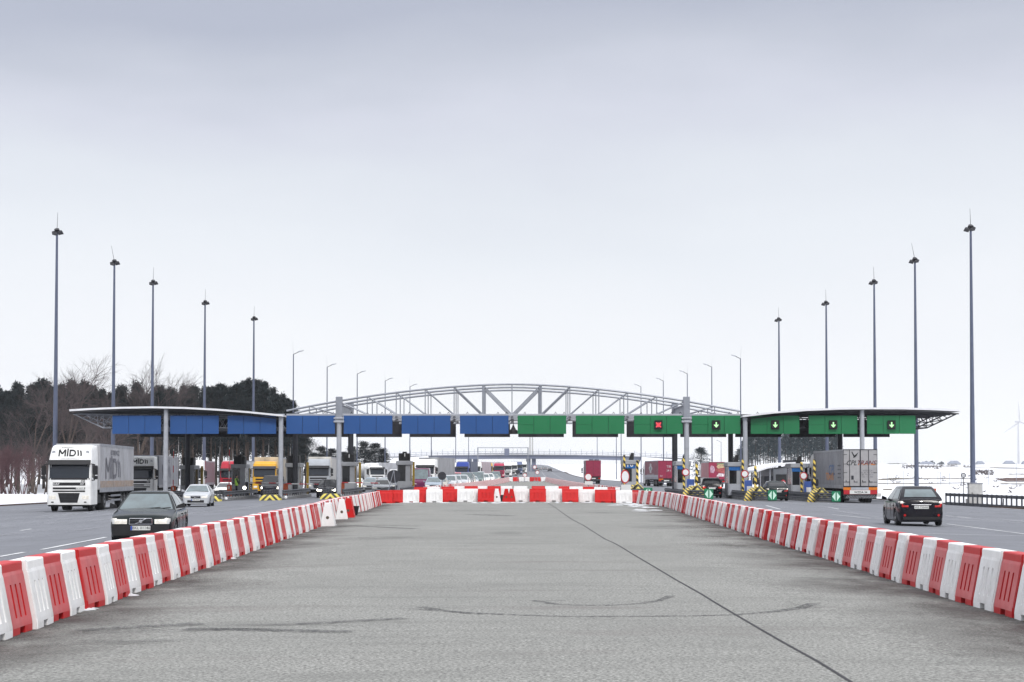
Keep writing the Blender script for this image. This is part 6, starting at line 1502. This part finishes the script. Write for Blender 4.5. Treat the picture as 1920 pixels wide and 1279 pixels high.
# wind turbine
S_ = 1.9; X = (1909.5 - 960) / S_; Y = F / S_; g = gz(X, Y) - 1; e = empty('wind_turbine', (X, Y, g)); hz_ = zat(791, S_) - g
defm('turbine', (.42, .43, .46), .6); MB().tube((0, 0, 0), (0, 0, hz_), 1.1, .6, n=10).build('tower', M['turbine'], e)
b = MB(); b.cbox(-3.2, 1.0, -.9, .9, hz_ - .8, hz_ + .9, .2); b.build('nacelle', M['turbine'], e)
for a in (-4, 116, 236):
    Mx = Matrix.Translation((1.6, -.2, hz_)) @ Matrix.Rotation(R(a), 4, 'Y'); b = MB(); b.loft([[Mx @ Vector(p) for p in r] for r in [[(-.5, -.2, 0), (.5, -.2, 0), (.5, .2, 0), (-.5, .2, 0)], [(-.9, -.12, 4), (.5, -.12, 4), (.5, .12, 4), (-.9, .12, 4)], [(-.1, -.05, 20), (.15, -.05, 20), (.15, .05, 20), (-.1, .05, 20)]]]); b.build('blade', M['turbine'], e)
tag(e, 'pale wind turbine at the right edge of the picture', 'wind turbine')
# ---------------------------------------------------------------- trees
defm('pine_green', (.017, .024, .026), .9, var=.45, scale=.9); defm('bark', (.085, .065, .055), .9, var=.3); defm('pine_bark', (.055, .042, .036), .9, var=.35); defm('birch', (.30, .29, .29), .8, var=.3)
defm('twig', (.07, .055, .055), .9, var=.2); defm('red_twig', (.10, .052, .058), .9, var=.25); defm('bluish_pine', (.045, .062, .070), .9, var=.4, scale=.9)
def pine_meshes(seed, H=14.0, open_=.35, crown0=.35, width=2.6, n=280, mtn='pine_green', lump=1.0):
    r = random.Random(seed); tb = MB(); x = y = 0.0; pts = [(0, 0, -.3)]
    for k in range(1, 8): x += r.uniform(-.12, .12); y += r.uniform(-.12, .12); pts.append((x, y, H * .97 * k / 7))
    for k in range(7): tb.tube(pts[k], pts[k + 1], .20 * (1 - k / 8), .20 * (1 - (k + 1) / 8), n=6, caps=False)
    fol = MB()
    def clump(c, sz):
        vs, fs = [], []
        m_ = int(26 * lump)
        for _ in range(m_):
            d_ = Vector((r.gauss(0, 1), r.gauss(0, 1), r.gauss(.25, .8))).normalized(); p = c + d_ * sz * r.uniform(.15, 1.0)
            a = Vector((r.gauss(0, 1), r.gauss(0, 1), r.gauss(0, 1))).normalized(); b_ = d_.cross(a); b_ = b_.normalized() if b_.length > 1e-4 else Vector((1, 0, 0))
            l, w_ = sz * r.uniform(.28, .5), sz * r.uniform(.08, .16); o = len(vs); vs += [p - b_ * w_, p + b_ * w_, p + d_ * l + b_ * w_ * .3, p + d_ * l - b_ * w_ * .3]; fs.append((o, o + 1, o + 2, o + 3))
        fol.add(vs, fs)
    nb = n
    for k in range(nb):
        t = r.random(); hz0 = lerp(crown0, .99, t ** .85); z = H * hz0; env = width * (1 - (hz0 - crown0) / (1 - crown0)) ** .72 * (.45 + .55 * min(1, (hz0 - crown0) / .12 + .3)); env = max(env, .25)
        a = r.uniform(0, 6.283); rr = env * math.sqrt(r.random()) * r.uniform(.7, 1.1)
        c = Vector((math.cos(a) * rr, math.sin(a) * rr, z + rr * .12)); kx = int(min(6, z / H * 7)); base = Vector(pts[kx])
        if r.random() < .22: tb.tube((base.x, base.y, z - rr * .25), c, .035, .015, n=4, caps=False)
        clump(c, r.uniform(.32, .68))
    for _ in range(6):
        z = H * r.uniform(crown0 * .4, crown0); a = r.uniform(0, 6.28); l = r.uniform(.6, 1.8); tb.tube((0, 0, z), (math.cos(a) * l, math.sin(a) * l, z + r.uniform(-.2, .4)), .03, .01, n=4, caps=False)
    return tb.mesh('trunk', M['pine_bark'], True), fol.mesh('crown', M[mtn])
def bare_meshes(seed, H=12.0, spread=.55, depth=5, mt='bark', r0=.17, up=.2, multi=1):
    r = random.Random(seed); tb, tw = MB(), MB()
    def grow(p, d_, l, rad, k):
        q = p + d_ * l; (tb if k <= 1 else tw).tube(p, q, rad, rad * .66, n=6 if k < 2 else 4 if k < 3 else 3, caps=False)
        if k >= depth: return
        nb = 3 if k < 2 else r.choice((3, 4))
        for i in range(nb):
            sp_ = spread * r.uniform(.5, 1.3); v = Vector((r.gauss(0, 1), r.gauss(0, 1), r.gauss(0, 1))); v = (v - v.dot(d_) * d_).normalized(); nd = (d_ + v * sp_ + Vector((0, 0, up * .35))).normalized()
            st = p.lerp(q, r.uniform(.55, 1.0)) if i else q
            grow(st, nd, l * r.uniform(.60, .82), rad * (.52 if i else .60), k + 1)
    for m_ in range(multi):
        d0 = Vector((r.uniform(-.15, .15) * (1 + multi * .8), r.uniform(-.15, .15) * (1 + multi * .8), 1)).normalized(); grow(Vector((r.uniform(-.3, .3) * (multi > 1), 0, -.2)), d0, H * .30, r0, 0)
    return tb.mesh('trunk', M[mt], True), tw.mesh('branches', M['twig' if mt != 'red_twig' else 'red_twig'])
def mh(ms): return max(v.co.z for me in ms for v in me.vertices)
def put_tree(meshes, names, root, loc, rz, sc, label, cat='tree', group=None, szz=1.0):
    e = empty(root, loc, rz); e.scale = (sc, sc, sc * szz)
    for me, nm in zip(meshes, names): o = bpy.data.objects.new(nm, me); COL.objects.link(o); o.parent = e
    tag(e, label, cat, group); return e
PINES = [pine_meshes(i, H=14, width=(2.3, 2.8, 2.1, 2.9)[i % 4], crown0=(.30, .38, .34, .26)[i % 4]) for i in range(5)]
HIGHP = [pine_meshes(30 + i, H=14, width=(2.2, 2.6, 2.0)[i], crown0=.50, n=150) for i in range(3)]
LOWP = [pine_meshes(20 + i, H=14, width=2.6, crown0=.12, n=260) for i in range(2)]
BARE = [bare_meshes(40 + i, H=14, spread=.62 + .08 * (i % 3), depth=6, up=.05) for i in range(4)]
BUSH = [bare_meshes(60 + i, H=6.5, spread=.75, depth=5, r0=.07, multi=3) for i in range(3)]
REDB = [bare_meshes(70 + i, H=5.5, spread=.5, depth=5, r0=.05, mt='red_twig', multi=4, up=.5) for i in range(2)]
rt = random.Random(5)
# skyline of the left wood: pixel x -> pixel y of the tree tops
SKY = [(-20, 725), (0, 728), (20, 735), (30, 718), (55, 728), (75, 705), (105, 722), (150, 712), (180, 728), (205, 738), (222, 715), (245, 738), (258, 714), (275, 740), (300, 722), (330, 735), (350, 722), (380, 728), (400, 716), (430, 725), (470, 712), (495, 718), (520, 735), (540, 742), (552, 758), (566, 790)]
nT = 0
for rowi, (s_, stepx) in enumerate([(13.0, 27), (12.3, 24), (11.6, 22), (10.9, 20)]):
    px = -22 + rowi * 7
    while px < 572 - (0 if rowi < 2 else 8):
        px2 = px + rt.uniform(-6, 6); Y = F / s_ + rt.uniform(-4, 4); sc_ = F / Y; X = (px2 - 960) / sc_; g = gz(X, Y) - .1
        top = interp(SKY, px2) + rt.choice((0, 0, 3, 8, 16)) + (12 if rowi == 0 else 0); Hh = zat(top, sc_) - g; mset = rt.choice(PINES if px2 < 225 or rowi >= 2 else HIGHP)
        edge = px2 > 545
        put_tree(mset, ('trunk', 'crown'), 'pine_tree', (X, Y, g), rt.uniform(0, 6.28), Hh / 14.0 * (1.0 if not edge else 1), f'dark pine in the left wood, {ordinal(nT + 1)} from the left in its {["front", "second", "third", "back"][rowi]} row', 'tree', 'pines of the left wood'); nT += 1; px += stepx * rt.uniform(.85, 1.15)
    nT = 0
for i, (px, top, s_, vi) in enumerate([(62, 690, 13.6, 0), (120, 658, 13.4, 1), (150, 690, 13.8, 2), (244, 660, 13.2, 3), (285, 700, 12.9, 0), (20, 760, 14.4, 2), (95, 735, 14.5, 3), (175, 745, 14.3, 1), (205, 760, 14.6, 0), (230, 748, 14.2, 2)]):
    X, Y = (px - 960) / s_, F / s_; g = gz(X, Y) - .1; Hh = zat(top, s_) - g
    put_tree(BARE[vi], ('trunk', 'branches'), 'bare_tree', (X, Y, g), 1.3 * i, Hh / mh(BARE[vi]), f'leafless tree with fine grey twigs before the left wood, {ordinal([2, 4, 5, 9, 10, 1, 3, 6, 7, 8][i])} from the left', 'tree', 'leafless trees at the left')
for i in range(17):
    px = -15 + i * 17; s_ = 15.2 + rt.uniform(-.5, .8); X, Y = (px - 960) / s_, F / s_; g = gz(X, Y) - .1
    put_tree(BUSH[i % 3], ('trunk', 'branches'), 'bare_shrub', (X, Y, g), 1.7 * i, rt.uniform(.9, 1.5) * 1.0, f'leafless brown shrub at the foot of the left wood, {ordinal(i + 1)} from the left', 'shrub', 'leafless shrubs at the left')
for i in range(5):
    px = -12 + i * 14; s_ = 16.2; X, Y = (px - 960) / s_, F / s_
    put_tree(REDB[i % 2], ('trunk', 'branches'), 'red_shrub', (X, Y, gz(X, Y) - .1), 2.1 * i, 1.25, f'reddish leafless shrub, {ordinal(i + 1)} from the left', 'shrub', 'reddish shrubs')
# trunks of birch between the pines
for i in range(66):
    px = 228 + i * 5 + rt.uniform(-3, 3); s_ = rt.uniform(10.6, 13); X, Y = (px - 960) / s_, F / s_; g = gz(X, Y) - .2
    b = MB(); h_ = rt.uniform(7, 11); lean = rt.uniform(-.4, .4); b.tube((0, 0, 0), (lean, 0, h_), .09, .05, n=5, caps=False)
    tag(place(b.build('tree_trunk', M['birch'] if i % 3 == 0 else M['pine_bark']), (X, Y, g)), f'slender bare trunk under the left wood canopy, {ordinal(i + 1)} from the left', 'tree', 'slender trunks of the left wood')
# rounder pines beyond the queue
for i, (px, top, s_, wx) in enumerate([(603, 838, 9.0, 1), (622, 842, 9.2, 1), (588, 850, 9.1, 1), (660, 838, 8.6, 1), (682, 829, 8.4, 1), (703, 832, 8.5, 1), (718, 842, 8.8, 1), (645, 848, 8.7, 1), (572, 822, 8.8, 2)]):
    X, Y = (px - 960) / s_, F / s_; g = gz(X, Y) - .1; Hh = zat(top, s_) - g
    if wx == 2: put_tree(BARE[1], ('trunk', 'branches'), 'bare_tree', (X, Y, g), 1, Hh / mh(BARE[1]), 'pale leafless tree right of the left wood, behind the canopy column', 'tree'); continue
    e_ = put_tree(LOWP[i % 2], ('trunk', 'crown'), 'pine_tree', (X, Y, g), i * 1.1, Hh / 14, f'bushy dark pine standing beyond the lorry queue, {ordinal([2, 3, 1, 5, 6, 7, 8, 4][i])} from the left', 'tree', 'bushy pines beyond the queue'); e_.scale = (Hh / 14 * 2.7, Hh / 14 * 2.7, Hh / 14)
# tall open pines on the right and the round tree
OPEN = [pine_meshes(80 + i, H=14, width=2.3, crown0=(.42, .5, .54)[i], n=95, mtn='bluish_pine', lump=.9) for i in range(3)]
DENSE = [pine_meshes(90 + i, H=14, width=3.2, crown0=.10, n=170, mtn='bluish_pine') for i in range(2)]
nn = 0
for rowi, s_ in enumerate((9.2, 8.7, 8.2)):
    px = 1392 + rowi * 5
    while px < 1574:
        X, Y = (px - 960) / s_, F / s_; g = gz(X, Y) - .1; top = 812 + rt.uniform(-8, 6) + (10 if px < 1400 else 0) ; nn += 1
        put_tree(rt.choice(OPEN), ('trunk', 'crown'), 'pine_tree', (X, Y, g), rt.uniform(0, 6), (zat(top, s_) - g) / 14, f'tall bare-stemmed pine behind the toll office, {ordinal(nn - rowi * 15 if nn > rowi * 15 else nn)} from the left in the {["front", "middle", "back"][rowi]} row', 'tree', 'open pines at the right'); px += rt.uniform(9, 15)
    nn = (rowi + 1) * 15
for i, (px, top, s_) in enumerate([(1314, 839, 8.2), (1388, 842, 8.4), (1400, 850, 8.6), (1376, 858, 8.9)]):
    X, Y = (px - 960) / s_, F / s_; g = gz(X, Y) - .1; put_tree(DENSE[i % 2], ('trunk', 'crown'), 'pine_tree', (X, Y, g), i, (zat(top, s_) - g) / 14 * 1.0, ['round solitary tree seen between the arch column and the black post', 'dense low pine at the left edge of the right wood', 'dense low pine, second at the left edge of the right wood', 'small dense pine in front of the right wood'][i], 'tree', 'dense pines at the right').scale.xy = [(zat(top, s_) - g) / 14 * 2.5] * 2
# far hazy tree line
def tree_line(px0, px1, s_, h0, h1, label, seed):
    r = random.Random(seed); b = MB(); X0, X1 = (px0 - 960) / s_, (px1 - 960) / s_; Y = F / s_; x = X0
    while x < X1:
        g = gz(x, Y) - 1; h_ = r.uniform(h0, h1); c = Vector((x, Y + r.uniform(-6, 6), g))
        for _ in range(46):
            d_ = Vector((r.gauss(0, 1), r.gauss(0, 1), r.gauss(0, 1))).normalized(); p = c + Vector((d_.x * h_ * .45, d_.y * h_ * .4, h_ * .55 + d_.z * h_ * .45)); a = Vector((r.gauss(0, 1), r.gauss(0, 1), r.gauss(0, 1))).normalized() * h_ * .12; e_ = d_.cross(a).normalized() * h_ * .12; b.add([p - a - e_, p + a - e_, p + a + e_, p - a + e_], [(0, 1, 2, 3)])
        x += h_ * r.uniform(.3, .8)
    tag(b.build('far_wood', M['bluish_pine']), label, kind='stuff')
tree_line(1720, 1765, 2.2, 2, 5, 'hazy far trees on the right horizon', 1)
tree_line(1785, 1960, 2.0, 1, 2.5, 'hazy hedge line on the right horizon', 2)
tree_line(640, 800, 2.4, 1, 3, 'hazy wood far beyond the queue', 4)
def scrub_on(px0, px1, py0, py1, n_, label, seed, hgt=.8):
    r = random.Random(seed); b = MB()
    for _ in range(n_):
        p = gps(r.uniform(px0, px1), r.uniform(py0, py1))
        for _ in range(6): b.tube((p.x, p.y, p.z - .1), (p.x + r.uniform(-.7, .7), p.y + r.uniform(-.4, .4), p.z + r.uniform(.2, 1) * hgt), .07, .03, n=3, caps=False)
    return tag(b.build('dry_scrub', M['twig']), label, kind='stuff')
scrub_on(1690, 1765, 872, 880, 90, 'dark scrub along the far snowy bank', 1, 1.2)
scrub_on(1765, 1830, 872, 876, 60, 'thin scrub line on the far snowy bank', 4, 1.0)
scrub_on(1820, 1862, 883, 891, 70, 'dark scrub patch beside the rightmost mast', 2, .8)
scrub_on(1650, 1930, 880, 925, 45, 'scattered dry stalks in the snow', 3, .4)
# ---------------------------------------------------------------- air
hz = MB(); hz.box(-1600, 1600, -40, 3900, -3, 90); ho = hz.build('haze', None); tag(ho, 'pale winter haze over the plaza and fields', kind='stuff')
hm_ = bpy.data.materials.new('haze'); hm_.use_nodes = True; t = hm_.node_tree; t.nodes.clear(); o_ = N('ShaderNodeOutputMaterial', t); v_ = N('ShaderNodeVolumePrincipled', t)
v_.inputs['Color'].default_value = (.93, .95, 1.0, 1); v_.inputs['Density'].default_value = .00008; v_.inputs['Anisotropy'].default_value = .2; t.links.new(v_.outputs[0], o_.inputs['Volume']); ho.data.materials.append(hm_)
